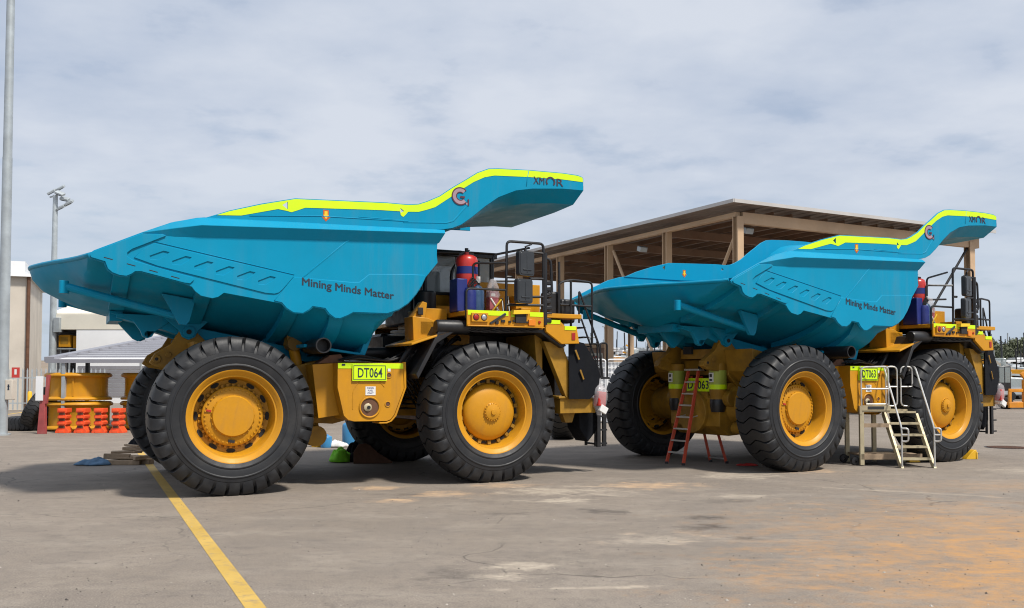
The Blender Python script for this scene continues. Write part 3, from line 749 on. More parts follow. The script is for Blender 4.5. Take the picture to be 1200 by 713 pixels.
    r = MB(); r.lathe([(0.001,4.28),(0.05,4.27),(0.12,4.22),(0.17,4.12),(0.17,3.66),(0.001,3.66)],20,'z',(5.06,-2.62,0),m=0); r.lathe([(0.12,4.18),(0.145,4.1),(0.145,3.66),(0.001,3.66)],18,'z',(4.86,-2.72,0),m=1); r.cyl((5.06,-2.62,4.26),(5.06,-2.62,4.40),0.03,8,m=2); r.box((5.08,-2.66,4.38),(0.09,0.05,0.14),m=3); r.cyl((4.9,-2.72,4.2),(4.9,-2.72,4.33),0.03,8,m=2)
    r.build('gas_bottle',['slate','navy','black','white'],root)
    r = MB()
    for i in range(4): r.tube(roundpath([(4.80+0.05*i,-2.7,3.8),(4.78+0.03*i,-2.75,4.2),(4.9+0.04*i,-2.78,4.45-0.04*i),(5.05,-2.7,4.3)],0.12),0.012,6)
    r.tube(roundpath([(4.62,-2.55,3.9),(4.6,-2.55,4.6),(4.75,-2.5,4.95),(4.95,-2.5,5.04)],0.2),0.014,6); r.tube(roundpath([(4.7,-2.4,3.9),(4.68,-2.4,4.5),(4.85,-2.4,4.9)],0.2),0.012,6)
    r.build('discharge_hose','black',root)
    r = MB(); r.span((5.43,-2.5,3.75),(5.64,-2.3,4.16),m=0); r.span((5.46,-2.505,4.05),(5.56,-2.5,4.11),m=1); r.cyl((5.46,-2.52,3.68),(5.70,-2.52,3.98),0.02,8,m=2); r.cyl((5.45,-2.5,4.0),(5.72,-2.5,3.62),0.022,8,m=1); xb = r.build('document_box',['faded_red','white','amber_ink'],root,bevel=0.015)
    r = MB(); r.grid([[((0.15+0.05*mnoise.noise(Vector((k*0.9,i*0.8,3))))*(1-0.55*(i/7)**2)*math.cos(2*PI*k/14)+5.54,(0.13+0.04*mnoise.noise(Vector((k*0.7,i*0.9,8))))*(1-0.55*(i/7)**2)*math.sin(2*PI*k/14)-2.42,4.02+0.06*i) for k in range(15)] for i in range(8)]); r.build('bag_film','film',xb,smooth=80)
    e = MB()
    rr_ = random.Random(11)
    for i in range(10):
        x0 = 3.35+0.09*i; y0 = -2.5+0.12*(i%4)
        e.tube(roundpath([(x0,y0,2.45),(x0+0.15,y0-0.1,2.75+0.1*rr_.random()),(x0+0.5+0.3*rr_.random(),y0+0.2,3.0+0.2*rr_.random()),(x0+0.9,y0+0.7,3.1)],0.25),0.022+0.02*(i%3==0),7)
    for i in range(6):
        e.tube(roundpath([(4.55+0.1*i,-3.05,3.30),(4.8+0.2*i,-3.1,3.22-0.04*rr_.random()),(5.3+0.2*i,-3.08,3.28)],0.15),0.016,6)
    e.tube(roundpath([(3.55,-1.9,2.3),(3.75,-2.2,2.75),(4.15,-2.3,3.0),(4.3,-2.0,3.3)],0.3),0.09,12)
    e.build('chassis_hose','black',root)
    e = MB()
    for i in range(14):
        e.box((5.7+0.12*i,-1.25-0.1*(i%3),3.72+0.05*(i%4)),(0.09,0.12,0.16+0.1*(i%3)))
    for i in range(6): e.tube(roundpath([(5.3+0.15*i,-2.2,3.68),(5.35+0.15*i,-2.0,3.9+0.05*i),(5.6+0.15*i,-1.6,3.75)],0.12),0.018,6)
    e.build('deck_fitting','plastic',root)
    for (bx_,bz_,sx_,sz_) in ((2.12,2.475,0.07,0.04),):
        e = MB(); e.span((bx_,-2.671,bz_),(bx_+sx_,-2.6675,bz_+sz_)); e.build('small_label','ink',tank,smooth=0)
    # handrails
    def rail(paths, name='handrail', r=0.026, mtl='black'):
        h = MB()
        for p in paths: h.tube(roundpath(p,0.1), r, 8)
        return h.build(name, mtl, root)
    y=-3.14
    rail([[(5.52,y,3.4),(5.54,y,5.20),(6.42,y,5.20),(6.42,y,3.5)],[(5.53,y,3.81),(6.42,y,3.83)],[(5.53,y,4.42),(5.67,y-0.02,4.42)]],r=0.03)
    rail([[(4.61,y,3.5),(4.61,y,4.13),(5.52,y,4.13)],[(4.93,y+0.4,3.7),(4.93,y+0.4,4.73),(5.52,y,4.72)],[(5.26,-2.3,3.66),(5.26,-2.3,4.85)]])
    rail([[(5.58,-2.3,3.66),(5.6,-2.3,5.0),(6.42,-2.3,5.2),(6.5,-2.3,5.22)],[(5.6,-2.3,4.4),(6.42,-2.3,4.45)]])
    rail([[(6.42,y,4.98),(6.0,y,5.0)],[(6.42,y,4.90),(6.6,y,4.85),(6.63,y,4.1),(6.44,y,4.05)],[(6.42,y,4.42),(6.05,y-0.05,4.40)],[(6.42,y,4.02),(6.05,y-0.05,4.0)]],'mirror_bracket',0.028)
    rail([[(6.97,-2.75,3.5),(6.97,-2.75,4.40),(7.25,-2.75,4.48),(7.82,-2.75,4.46),(7.82,-2.75,3.0)],[(7.0,-2.75,3.90),(7.82,-2.75,3.9)],[(7.25,-2.75,4.48),(7.25,-2.75,3.4)],[(7.05,-2.6,4.9),(7.06,-2.6,3.5)]])
    rail([[(6.46,y,5.0),(6.46,y,3.4)],[(6.47,y+0.05,4.9),(6.47,y+0.05,3.5)]],'mirror_post',0.05)
    h = MB()
    for i in range(7): h.box((6.52+0.02*random.random(),y+0.05,3.5+0.14*i),(0.16+0.08*random.random(),0.12,0.1))
    h.build('light_cluster','black',root,bevel=0.02)
    h = MB(); h.lathe([(0.001,3.9),(0.17,3.9),(0.17,4.25),(0.13,4.3),(0.001,4.3)],18,'x',(2.78,-2.55,0)) if False else None
    h.span((6.75,-2.7,3.55),(7.05,-2.3,4.2)); h.span((7.1,-2.6,3.5),(7.45,-2.2,4.05)); h.build('battery_box','black',root,bevel=0.05)
    # mirrors
    for cx, cz, hh in ((6.01,4.71,0.27),(5.97,4.11,0.265)):
        MB.warp = None; m_ = MB(); w = 0.215
        pts = []
        for (sx,sz,a0) in ((1,1,0),(-1,1,90),(-1,-1,180),(1,-1,270)):
            pts += arc(sx*(w-0.06), sz*(hh-0.06), 0.06, a0, a0+90, 4)
        m_.prism(pts, -0.05, 0.06); m_.prism([(p[0]*0.86,p[1]*0.88) for p in pts], -0.075, -0.05, m=1)
        m_.prism([(p[0]*1.0,p[1]*1.0) for p in pts], -0.065, -0.045)
        m_.box((0,-0.08,-hh*0.5),(w*1.1,0.02,0.03)); m_.box((0,-0.078,0),(0.02,0.012,hh*1.5))
        m_.T = Matrix.Identity(4)
        o = m_.build('mirror',['plastic','plastic'],root,bevel=0.012); o.location=(cx,-3.29,cz); o.rotation_euler=(0,0,R(14))
    MB.warp = fit_length
    h = MB(); h.tube([(5.98,-3.2,4.98),(5.9,-3.3,5.08),(6.1,-3.2,5.16)],0.02,6); h.tube([(5.9,-3.3,4.97),(5.9,-3.3,5.05)],0.03,6); h.build('antenna','black',root)
    # front flap, posts, bumper, stairs
    for s in (-1,1):
        b = MB(); b.prism([(7.1,3.1),(7.47,3.02),(7.78,2.6),(7.9,2.30),(7.85,1.92),(7.62,1.74),(7.1,1.75)], s*2.93, s*2.97); b.build('mud_flap','rubber',root)
    b = MB()
    for s in (-1,1):
        b.prism([(6.55,3.05),(6.96,3.0),(7.46,1.84),(7.06,1.78)], s*2.9, s*2.72)
        b.prism([(6.42,3.2),(6.62,3.2),(6.62,2.2),(6.5,2.2)], s*2.7, s*1.2)
        for px,pz in ((7.28,2.75),(7.40,2.30)): b.box((px,s*2.985,pz),(0.045,0.02,0.24),rot=(0,R(-22),0))
    b.span((6.95,-2.85,1.42),(7.85,2.85,1.76)); b.span((6.9,-2.9,1.76),(7.55,2.9,1.81)); b.prism([(7.1,1.45),(7.45,1.45),(7.36,1.2),(7.2,1.2)],-2.6,-2.4)
    b.build('front_bumper','yellow_dull',root,bevel=0.015)
    b = MB(); b.prism([(7.6,1.42),(8.1,1.42),(8.1,1.0),(7.85,0.72),(7.62,1.05)],-2.5,-1.9); b.build('splash_guard','rubber',root,bevel=0.02)
    b = MB(); b.span((7.28,-1.9,1.8),(7.42,1.9,3.55)); 
    for i in range(14): b.span((7.42,-1.8,1.9+0.11*i),(7.46,1.8,1.94+0.11*i))
    b.build('radiator_grille','black',root)
    l = MB()
    for yy in (-2.45,-2.0):
        l.tube([(8.08,yy,0.60),(8.10,yy,2.3)],0.035,8)
        l.tube(roundpath([(8.2,yy,2.25),(8.2,yy,3.06),(8.37,yy,3.06),(8.37,yy,2.25)],0.06),0.022,8)
    for yy in (-2.85,-2.70): l.span((8.02 if yy<-2.8 else 8.24,yy+0.2,0.60),(8.10 if yy<-2.8 else 8.32,yy+0.26,1.75))
    for i in range(4): l.box((8.17,-2.6,0.68+0.32*i),(0.2,0.06,0.04)); l.box((8.09,-2.2,0.66+0.32*i),(0.06,0.45,0.04))
    l.tube(roundpath([(7.49,-2.70,3.5),(7.49,-2.70,4.26),(8.05,-2.70,2.97),(8.12,-2.70,2.25)],0.08),0.024,8); l.tube(roundpath([(7.55,-2.70,3.55),(7.55,-2.70,3.6),(7.99,-2.7,2.53),(8.1,-2.7,2.2)],0.1),0.022,8)
    for i in range(6): l.box((7.62+0.09*i,-2.3,3.4-0.22*i),(0.16,0.7,0.03))
    l.span((7.85,-2.7,2.2),(8.3,-1.9,2.25)); l.span((7.7,-2.65,1.72),(8.25,-1.9,1.78))
    l.build('access_ladder','black',root)
    MB.warp = None
    return root, fr, fl

T1 = make_truck()
truck = T1[0]
truck.location = (-7.0566, 20.304, 0); truck.rotation_euler = (0,0,R(27.253))
truck2 = copy_tree(truck)
truck2.location = (4.8528, 24.7413, 0); truck2.rotation_euler = (0,0,R(31.432))
truck2['label'] = 'farther teal and yellow mining dump truck with plate DT063, on the right'
def kids_rec(o):
    out = []
    for c in kids(o): out.append(c); out += kids_rec(c)
    return out
for o in kids_rec(truck2):
    nm = o.name.split('.')[0]
    if nm == 'number_plate':
        MB.warp = fit_length; q = plate_mb('DT063').build('tmp',['hivis','ink'],None,smooth=0); o.data = q.data; bpy.data.objects.remove(q)
    if nm == 'rear_number_plate':
        MB.warp = None; q = rear_plate_mb('DT063').build('tmp',['hivis','ink'],None,smooth=0); o.data = q.data; bpy.data.objects.remove(q)
    if nm == 'wheel' and abs(o.location.x-5.313) < 0.1:
        o.rotation_euler = (0, o.rotation_euler[1], 0 if o.location.y < 0 else PI)
MB.warp = None
# ------------------------------------------------------------------ ground
def ground_material():
    m, nt, p = new_mat('worn yard pavement')
    geo = N(nt, 'ShaderNodeNewGeometry').outputs['Position']
    def mapped(sx, sy, rz=0.0, loc=(0,0,0)):
        mp = N(nt, 'ShaderNodeMapping'); mp.inputs['Scale'].default_value = (sx, sy, 1); mp.inputs['Rotation'].default_value = (0,0,rz); mp.inputs['Location'].default_value = loc
        nt.links.new(geo, mp.inputs['Vector']); return mp.outputs[0]
    n_big = noise(nt, 0.16, 6, 0.6, geo); n_mid = noise(nt, 0.9, 8, 0.7, geo); n_fine = noise(nt, 6.0, 10, 0.8, geo)
    n_grit = noise(nt, 55, 4, 0.75, geo); n_speck = noise(nt, 26, 2, 0.5, geo)
    streak = noise(nt, 1.0, 9, 0.68, mapped(0.7, 1.2, R(8)))
    scuff = noise(nt, 1.0, 8, 0.7, mapped(0.8, 2.0, R(-6), (3,7,0)))
    c = mixc(nt, maprange(nt, n_big, 0.35, 0.65), (0.205, 0.170, 0.137), (0.270, 0.226, 0.184))
    c = mixc(nt, maprange(nt, n_mid, 0.42, 0.64, 0, 0.6), c, (0.185, 0.158, 0.135))
    c = mixc(nt, maprange(nt, streak, 0.50, 0.66, 0, 0.55), c, (0.32, 0.275, 0.225))
    c = mixc(nt, maprange(nt, scuff, 0.58, 0.68, 0, 0.55), c, (0.115, 0.10, 0.09))
    c = mixc(nt, maprange(nt, n_fine, 0.50, 0.62, 0, 0.62), c, (0.15, 0.128, 0.11))
    c = mixc(nt, maprange(nt, n_grit, 0.53, 0.66, 0, 0.75), c, (0.40, 0.355, 0.305))
    c = mixc(nt, maprange(nt, n_grit, 0.47, 0.34, 0, 0.75), c, (0.085, 0.075, 0.066))
    c = mixc(nt, maprange(nt, n_speck, 0.70, 0.74, 0, 0.8), c, (0.06, 0.053, 0.05))
    # a few wandering hairline cracks
    vw = N(nt, 'ShaderNodeVectorMath', operation='ADD'); nz = N(nt, 'ShaderNodeTexNoise'); nz.inputs['Scale'].default_value = 0.8; nz.inputs['Detail'].default_value = 6
    nt.links.new(geo, nz.inputs['Vector']); nt.links.new(geo, vw.inputs[0]); nt.links.new(nz.outputs['Color'], vw.inputs[1])
    vo = N(nt, 'ShaderNodeTexVoronoi', feature='DISTANCE_TO_EDGE'); vo.inputs['Scale'].default_value = 0.16; nt.links.new(vw.outputs[0], vo.inputs['Vector'])
    crack = math_n(nt, 'MULTIPLY', maprange(nt, vo.outputs['Distance'], 0.0, 0.0035, 0.75, 0.0), maprange(nt, n_big, 0.45, 0.55))
    c = mixc(nt, crack, c, (0.06, 0.053, 0.048))
    warp = noise(nt, 0.7, 8, 0.7, geo); warp2 = noise(nt, 1.6, 10, 0.78, mapped(0.9, 1.25, R(6)))
    breakup = noise(nt, 3.4, 10, 0.8, mapped(1.0, 1.5, R(10), (5,2,0)))
    def spot(cx, cy, rx, ry, rot, col, amt, lo=0.35, hi=1.0, fuzz=1.0):
        nonlocal c
        mp = N(nt, 'ShaderNodeMapping', vector_type='TEXTURE')
        mp.inputs['Location'].default_value = (cx, cy, 0); mp.inputs['Rotation'].default_value = (0,0,rot); mp.inputs['Scale'].default_value = (rx, ry, 1e3)
        nt.links.new(geo, mp.inputs['Vector'])
        ln = N(nt, 'ShaderNodeVectorMath', operation='LENGTH'); nt.links.new(mp.outputs[0], ln.inputs[0])
        d = math_n(nt, 'ADD', ln.outputs['Value'], math_n(nt, 'MULTIPLY', math_n(nt, 'SUBTRACT', warp2, 0.5), fuzz*5.0))
        d = math_n(nt, 'ADD', d, math_n(nt, 'MULTIPLY', math_n(nt, 'SUBTRACT', warp, 0.5), fuzz*1.6))
        d = math_n(nt, 'ADD', d, math_n(nt, 'MULTIPLY', math_n(nt, 'SUBTRACT', n_grit, 0.5), 1.2))
        c = mixc(nt, math_n(nt, 'MULTIPLY', maprange(nt, d, lo, hi, amt, 0.0), maprange(nt, breakup, 0.40, 0.58, 0.25, 1.0)), c, col)
    ORANGE = (0.47, 0.25, 0.09); DARK = (0.055, 0.048, 0.045); PALE = (0.55, 0.47, 0.37); SAND = (0.56, 0.38, 0.23)
    for a in GROUND_SPOTS:
        k = {'o':ORANGE,'d':DARK,'p':PALE,'s':SAND}[a[0]]
        spot(*a[1:6], k, a[6], *(a[7:] if len(a) > 7 else ()))
    nt.links.new(c, p.inputs['Base Color'])
    nt.links.new(maprange(nt, n_mid, 0.3, 0.7, 0.72, 0.92), p.inputs['Roughness'])
    p.inputs['Specular IOR Level'].default_value = 0.3
    b = N(nt, 'ShaderNodeBump'); b.inputs['Strength'].default_value = 0.5; b.inputs['Distance'].default_value = 0.012
    hh = math_n(nt, 'ADD', math_n(nt, 'MULTIPLY', n_grit, 0.5), n_fine)
    nt.links.new(hh, b.inputs['Height']); nt.links.new(b.outputs[0], p.inputs['Normal'])
    return m
# (kind, x, y, half-length, half-width, rotation, strength)
GROUND_SPOTS = [
 ('o',7.280,13.216,3.2,2.60,0.3,0.8,0.0,1.6), ('o',4.951,10.266,2.0,1.53,0.2,0.75,0.0,1.6), ('o',8.243,10.620,2.5,1.89,0.2,0.8,0.0,1.6), ('o',10.034,19.234,2.6,0.94,0.1,0.35,0.1,1.3),
 ('d',1.272,15.576,0.56,0.35,0.1,0.7), ('d',2.563,13.924,0.53,0.33,0.1,0.85), ('d',2.740,14.868,0.40,0.25,0.1,0.8), ('d',3.491,16.874,0.64,0.40,0.1,0.55), ('d',2.985,12.980,0.32,0.20,0,0.7), ('d',-2.332,17.818,0.40,0.25,0.1,0.7), ('d',-0.855,10.502,0.56,0.35,0.25,0.5), ('d',-0.372,15.340,0.48,0.30,0.1,0.5),
 ('d',9.202,16.402,0.81,0.50,0.3,0.6,0.2,1.2), ('d',-5.857,14.750,0.56,0.35,0.05,0.3), ('d',-6.809,12.744,0.74,0.46,0.02,0.25), ('d',0.228,11.210,1.36,0.85,0.15,0.3,0.2,1.2),  # leading dark spot paints a shadow cast from beyond the right edge
 ('s',-3.158,18.880,0.60,0.37,0.15,0.85), ('s',-2.512,16.992,0.53,0.33,0.1,0.9), ('s',-1.632,17.818,0.81,0.50,0.1,0.75), ('s',-0.669,19.352,0.87,0.54,0.15,0.6), ('p',0.488,16.992,0.64,0.40,0.0,0.7), ('s',2.434,19.234,1.18,0.73,0.1,0.8), ('p',4.485,21.240,1.12,0.69,0.1,0.6), ('s',6.459,22.302,0.99,0.62,0.1,0.65), ('p',3.974,17.582,0.64,0.40,0.0,0.5), ('p',1.688,12.862,0.74,0.46,0.0,0.45), ('p',-0.069,11.092,0.62,0.38,0.2,0.7,0.2,0.9), ('p',-0.355,10.502,0.48,0.30,0.35,0.7,0.2,0.9), ('p',0.360,9.912,1.40,0.09,0.1,0.6,0.2,0.9), ('p',7.157,18.290,2.40,0.14,-0.5,0.35), ('p',11.957,22.420,1.61,1.00,0.0,0.35), ('p',0.554,18.408,1.36,0.85,0.1,0.6), ('s',-4.286,20.060,0.56,0.35,0.1,0.6),
]
g = MB()
# finer cells close to the trucks, one sheet out to the horizon
xs = [-900,-200,-60,-20,0,20,60,200,900]; ys = [-300,-60,0,10,20,40,80,200,1500]
g.grid([[(x, y, 0) for x in xs] for y in ys])
gr = struct(g.build('ground', ground_material(), smooth=0, recalc=False))
gr.data.flip_normals() if gr.data.polygons[0].normal.z < 0 else None

def line_material():
    m, nt, p = new_mat('worn yellow line paint')
    geo = N(nt, 'ShaderNodeNewGeometry').outputs['Position']
    f = noise(nt, 7, 8, 0.75, geo); f2 = noise(nt, 1.2, 5, 0.6, geo)
    c = mixc(nt, maprange(nt, f2, 0.35, 0.65), (0.47, 0.30, 0.06), (0.56, 0.37, 0.09))
    c = mixc(nt, maprange(nt, f, 0.52, 0.68, 0, 0.8), c, (0.22, 0.18, 0.13))
    nt.links.new(c, p.inputs['Base Color']); p.inputs['Roughness'].default_value = 0.75
    return m
lm = line_material()
def ground_line(a, b, w, name='yellow_line'):
    a, b = Vector((*a,0)), Vector((*b,0)); d = (b-a).normalized(); n = Vector((-d.y,d.x,0))*w/2
    m_ = MB(); m_._add([a-n+Vector((0,0,.004)), b-n+Vector((0,0,.004)), b+n+Vector((0,0,.004)), a+n+Vector((0,0,.004))], [(0,1,2,3)])
    return struct(m_.build(name, lm, smooth=0))
ground_line((-1.510,6.608),(-13.038,30.444),0.19); ground_line((-30.758,51.920),(-40.559,84.960),0.25)

# grit and small stones scattered over the pavement
rg = random.Random(5); pb = MB()
for k in range(1500):
    y = 7.5*math.exp(rg.random()*1.15); x = rg.uniform(-0.62,0.56)*y
    r = rg.uniform(0.004,0.013)*(1.8 if rg.random() < 0.06 else 1)
    an = rg.uniform(0,6.28); ca, sa = math.cos(an)*r, math.sin(an)*r; f1 = rg.uniform(0.5,1)
    pb._add([(x+ca,y+sa,0.002),(x-sa*f1,y+ca*f1,0.002),(x-ca,y-sa,0.002),(x+sa*f1,y-ca*f1,0.002),(x+ca*0.2,y+sa*0.3,r*0.9)],[(0,1,4),(1,2,4),(2,3,4),(3,0,4)], m=(0 if rg.random() < 0.6 else 1))
po = pb.build('gravel',[mat('dark stone chips',(0.06,0.053,0.048),0.85,var=0.3),mat('pale stone chips',(0.42,0.38,0.33),0.85,var=0.3)],smooth=0,recalc=False); po['kind'] = 'stuff'

# ------------------------------------------------------------------ sky and light
w = bpy.data.worlds.new('World'); SC.world = w; w.use_nodes = True
nt = w.node_tree; bg = nt.nodes['Background']
SUN_DIR = Vector((-0.50, 0.42, -1.0)).normalized()     # way the light travels
el = math.asin(-SUN_DIR.z); az = math.atan2(-SUN_DIR.x, -SUN_DIR.y)
sky = N(nt, 'ShaderNodeTexSky', sky_type='NISHITA'); sky.sun_disc = False; sky.sun_elevation = el; sky.sun_rotation = az
sky.air_density = 1.0; sky.dust_density = 2.0
tc = N(nt, 'ShaderNodeTexCoord').outputs['Generated']
sep = N(nt, 'ShaderNodeSeparateXYZ'); nt.links.new(tc, sep.inputs[0])
zz = math_n(nt, 'ADD', math_n(nt, 'MAXIMUM', sep.outputs[2], 0.0), 0.16)
cx_ = math_n(nt, 'DIVIDE', sep.outputs[0], zz); cy_ = math_n(nt, 'DIVIDE', sep.outputs[1], zz)
cmb = N(nt, 'ShaderNodeCombineXYZ'); nt.links.new(cx_, cmb.inputs[0]); nt.links.new(cy_, cmb.inputs[1])
mp = N(nt, 'ShaderNodeMapping'); mp.inputs['Scale'].default_value = (0.95, 1.05, 1); mp.inputs['Rotation'].default_value = (0,0,R(-14)); mp.inputs['Location'].default_value = (3.1,1.7,0)
nt.links.new(cmb.outputs[0], mp.inputs['Vector'])
n1 = noise(nt, 1.0, 5, 0.52, mp.outputs[0]); n2 = noise(nt, 3.0, 6, 0.55, mp.outputs[0])
f = math_n(nt, 'ADD', math_n(nt, 'MULTIPLY', n1, 0.55), math_n(nt, 'MULTIPLY', n2, 0.45))
cloud = mixc(nt, maprange(nt, f, 0.39, 0.60), (3.85, 4.4, 5.4), (5.3, 5.65, 6.3))
hz = maprange(nt, sep.outputs[2], 0.0, 0.22, 0.75, 0.0)
cloud = mixc(nt, hz, cloud, (3.9, 4.65, 5.5))
thin = maprange(nt, n2, 0.30, 0.44, 0.35, 0.06)
colr = mixc(nt, thin, cloud, sky.outputs[0])
nt.links.new(colr, bg.inputs['Color']); bg.inputs['Strength'].default_value = 0.1
sl = bpy.data.lights.new('sun','SUN'); sl.energy = 3.4; sl.angle = R(6); sl.color = (1.0,0.95,0.87)
so = bpy.data.objects.new('sun', sl); COL.objects.link(so)
so.rotation_euler = SUN_DIR.to_track_quat('-Z','Y').to_euler()

# ------------------------------------------------------------------ open shed behind the trucks
def build_shed():
    P0 = Vector((9.67,44.5)); u = Vector((-0.485,0.8745)); v = Vector((0.8745,0.485))
    Hr = 10.68
    root = thing('open_shed', 'large open sided tan steel shed with flat brown underside behind the trucks', 'shed', (P0.x,P0.y,0))
    L, W = 32.5, 18.9
    def pt(a, b, z):
        q = u*a + v*b; return (q.x, q.y, z)
    ang = math.atan2(v.y, v.x)
    cols = MB
    def hsec(name, a, b, z0, z1, s=0.38):
        c = MB(); q = u*a + v*b
        c.T = Matrix.Translation((q.x,q.y,0)) @ Matrix.Rotation(ang+PI/2,4,'Z')
        c.span((-s/2,-s/2,z0),(-s/2+0.05,s/2,z1)); c.span((s/2-0.05,-s/2,z0),(s/2,s/2,z1)); c.span((-s/2+0.05,-0.03,z0),(s/2-0.05,0.03,z1))
        c.span((-s/2-0.15,-s/2-0.15,0),(s/2+0.15,s/2+0.15,0.05))
        return c.build(name,'tan_steel',root,smooth=0)
    for i in range(7):
        a = 5.65*i
        if a > L+2: break
        hsec('column', a+0.2, 0.35, 0.05, Hr-0.62)
    for b in (17.7,): hsec('column', 0.2, b, 0.05, Hr-0.62, 0.42)
    for i in range(0,7,2): hsec('column', 0.2+5.65*i, 17.7, 0.05, Hr-0.62)
    # roof sheet, thin, with a shallow fall
    def rz(a, b): return Hr - 0.0*b
    r = MB(); r._add([pt(-0.6,-0.6,Hr),pt(L,-0.6,Hr),pt(L,W,Hr),pt(-0.6,W,Hr),pt(-0.6,-0.6,Hr-0.06),pt(L,-0.6,Hr-0.06),pt(L,W,Hr-0.06),pt(-0.6,W,Hr-0.06)],[(0,1,2,3),(4,7,6,5),(0,4,5,1),(1,5,6,2),(2,6,7,3),(3,7,4,0)])
    k = 0
    while k*0.75 < W:                    # sheet ribs seen from below
        b = -0.55 + k*0.75; k += 1
        r._add([pt(-0.55,b,Hr-0.062),pt(L-0.05,b,Hr-0.062),pt(L-0.05,b+0.28,Hr-0.062),pt(-0.55,b+0.28,Hr-0.062),pt(-0.55,b+0.04,Hr-0.11),pt(L-0.05,b+0.04,Hr-0.11),pt(L-0.05,b+0.24,Hr-0.11),pt(-0.55,b+0.24,Hr-0.11)],[(4,5,6,7),(0,1,5,4),(2,3,7,6)])
    r.build('roof','roof_under',root,smooth=0)
    f = MB()
    def beam(mb, a0,b0,a1,b1,z0,z1,t):
        p, q = u*a0+v*b0, u*a1+v*b1; d = (q-p).normalized(); n = Vector((-d.y,d.x))*t/2
        vs = [(*(p-n),z0),(*(q-n),z0),(*(q+n),z0),(*(p+n),z0),(*(p-n),z1),(*(q-n),z1),(*(q+n),z1),(*(p+n),z1)]
        mb._add(vs,[(0,3,2,1),(4,5,6,7),(0,1,5,4),(1,2,6,5),(2,3,7,6),(3,0,4,7)])
    beam(f,-0.66,-0.66,L,-0.66,Hr-0.14,Hr+0.03,0.05); beam(f,-0.66,-0.63,-0.66,W,Hr-0.14,Hr+0.03,0.05); beam(f,L+0.03,-0.6,L+0.03,W,Hr-0.14,Hr+0.03,0.05)
    f.build('roof_fascia','fascia',root,smooth=0)
    e = MB()
    beam(e,0.2,0.35,L,0.35,Hr-0.62,Hr-0.40,0.3); beam(e,0.2,0.55,0.2,W-0.5,Hr-0.95,Hr-0.40,0.28)
    e.build('edge_beam','tan_steel',root,smooth=0)
    e = MB()
    for i in range(1,6): beam(e,0.2+5.65*i,0.6,0.2+5.65*i,W-0.5,Hr-0.85,Hr-0.42,0.22)
    b = 1.6
    while b < W: beam(e,0.4,b,L-0.2,b,Hr-0.38,Hr-0.14,0.09); b += 1.25
    e.build('rafter','shed_frame_dark',root,smooth=0)
    for (a0,z0,a1,z1) in ((0.4,Hr-1.5,4.9,2.0),(11.0,Hr-1.0,6.3,2.2)):
        e = MB(); e.tube([pt(a0,0.35,z0),pt(a1,0.35,z1)],0.09,8); e.build('brace','tan_steel',root)
    e = MB(); e.tube([pt(0.2,17.5,Hr-1.0),pt(0.2,12.6,4.0)],0.07,8); e.build('brace','black',root)
    for (a,b) in ((0.9,1.6),(8.9,0.9),):
        e = MB(); q=pt(a,b,Hr-1.1); e.box(q,(0.5,0.35,0.3),rot=(R(20),0,0.5)); e.build('flood_lamp','galv',root,bevel=0.03)
build_shed()

# ------------------------------------------------------------------ left side of the yard
pole = thing('light_pole','tall thick galvanised pole at the left edge of the yard','pole',(-20.728,36.226,0))
b = MB(); b.tube([(0,0,0),(0,0,10.9)],[0.20,0.175],20); b.tube([(0,0,10.9),(0,0,26)],[0.165,0.12],20); b.lathe([(0.001,0.06),(0.32,0.06),(0.32,0),(0.001,0)],16,'z'); b.build('shaft','galv',pole)
b = MB(); b.span((0.16,-0.14,1.38),(0.44,0.12,2.16)); bx=b.build('switch_box','concrete',pole,bevel=0.02)
b = MB(); b.span((0.27,-0.146,1.78),(0.33,-0.141,1.98)); b.span((0.25,-0.146,1.90),(0.35,-0.142,1.92)); b.span((0.26,-0.146,1.76),(0.34,-0.142,1.785)); b.build('box_marking','ink',bx,smooth=0)

mast = thing('floodlight_mast','slim tall mast with floodlights, standing between the concrete warehouse and the white building','light mast',(-42.902,82.600,0))
b = MB(); b.tube([(0,0,0),(0.0,0,18.6)],[0.34,0.2],14); b.build('shaft','galv',mast)
b = MB(); b.tube([(0,0,17.2),(1.3,0.2,17.9)],0.07,6); b.tube([(-0.5,0,18.4),(0.8,0,18.8)],0.07,6); b.build('arm','galv',mast)
for (x,y,z,ry) in ((-0.35,0,18.9,-0.5),(0.35,0.2,19.3,-0.5),(0.55,-0.3,18.7,0.4),(0.75,0.2,18.3,0.2),(0.5,0,17.5,-0.45),(1.2,0.1,17.95,-0.45)):
    b = MB(); b.box((x,y,z),(0.75,0.5,0.22),rot=(0.5,ry,0)); b.box((x+0.02,y-0.05,z-0.13),(0.6,0.4,0.06),rot=(0.5,ry,0),m=1); b.build('flood_lamp',['galv','plastic'],mast,bevel=0.03)
b = MB(); b.span((0.22,-0.4,6.3),(0.75,0.2,7.6)); b.build('control_box','galv',mast,bevel=0.02)

wh = thing('concrete_warehouse','beige tilt-up concrete warehouse with a white roof edge at the far left','warehouse',(-35.473,64.900,0),R(24))
b = MB(); b.span((-30,0,0),(0,12.5,9.3)); b.build('wall','concrete',wh,smooth=0)
b = MB(); b.span((-30.2,-0.4,9.3),(0.3,13,9.5)); b.span((-30.2,-0.4,9.5),(-0.2,13,10.35)); b.build('roof','wall_white',wh,smooth=0)
b = MB(); b.cyl((0.02,-0.15,0),(0.02,-0.15,9.3),0.12,10); b.span((-14,-0.03,0),(-13.9,0,9.3)); b.build('downpipe','rust',wh)

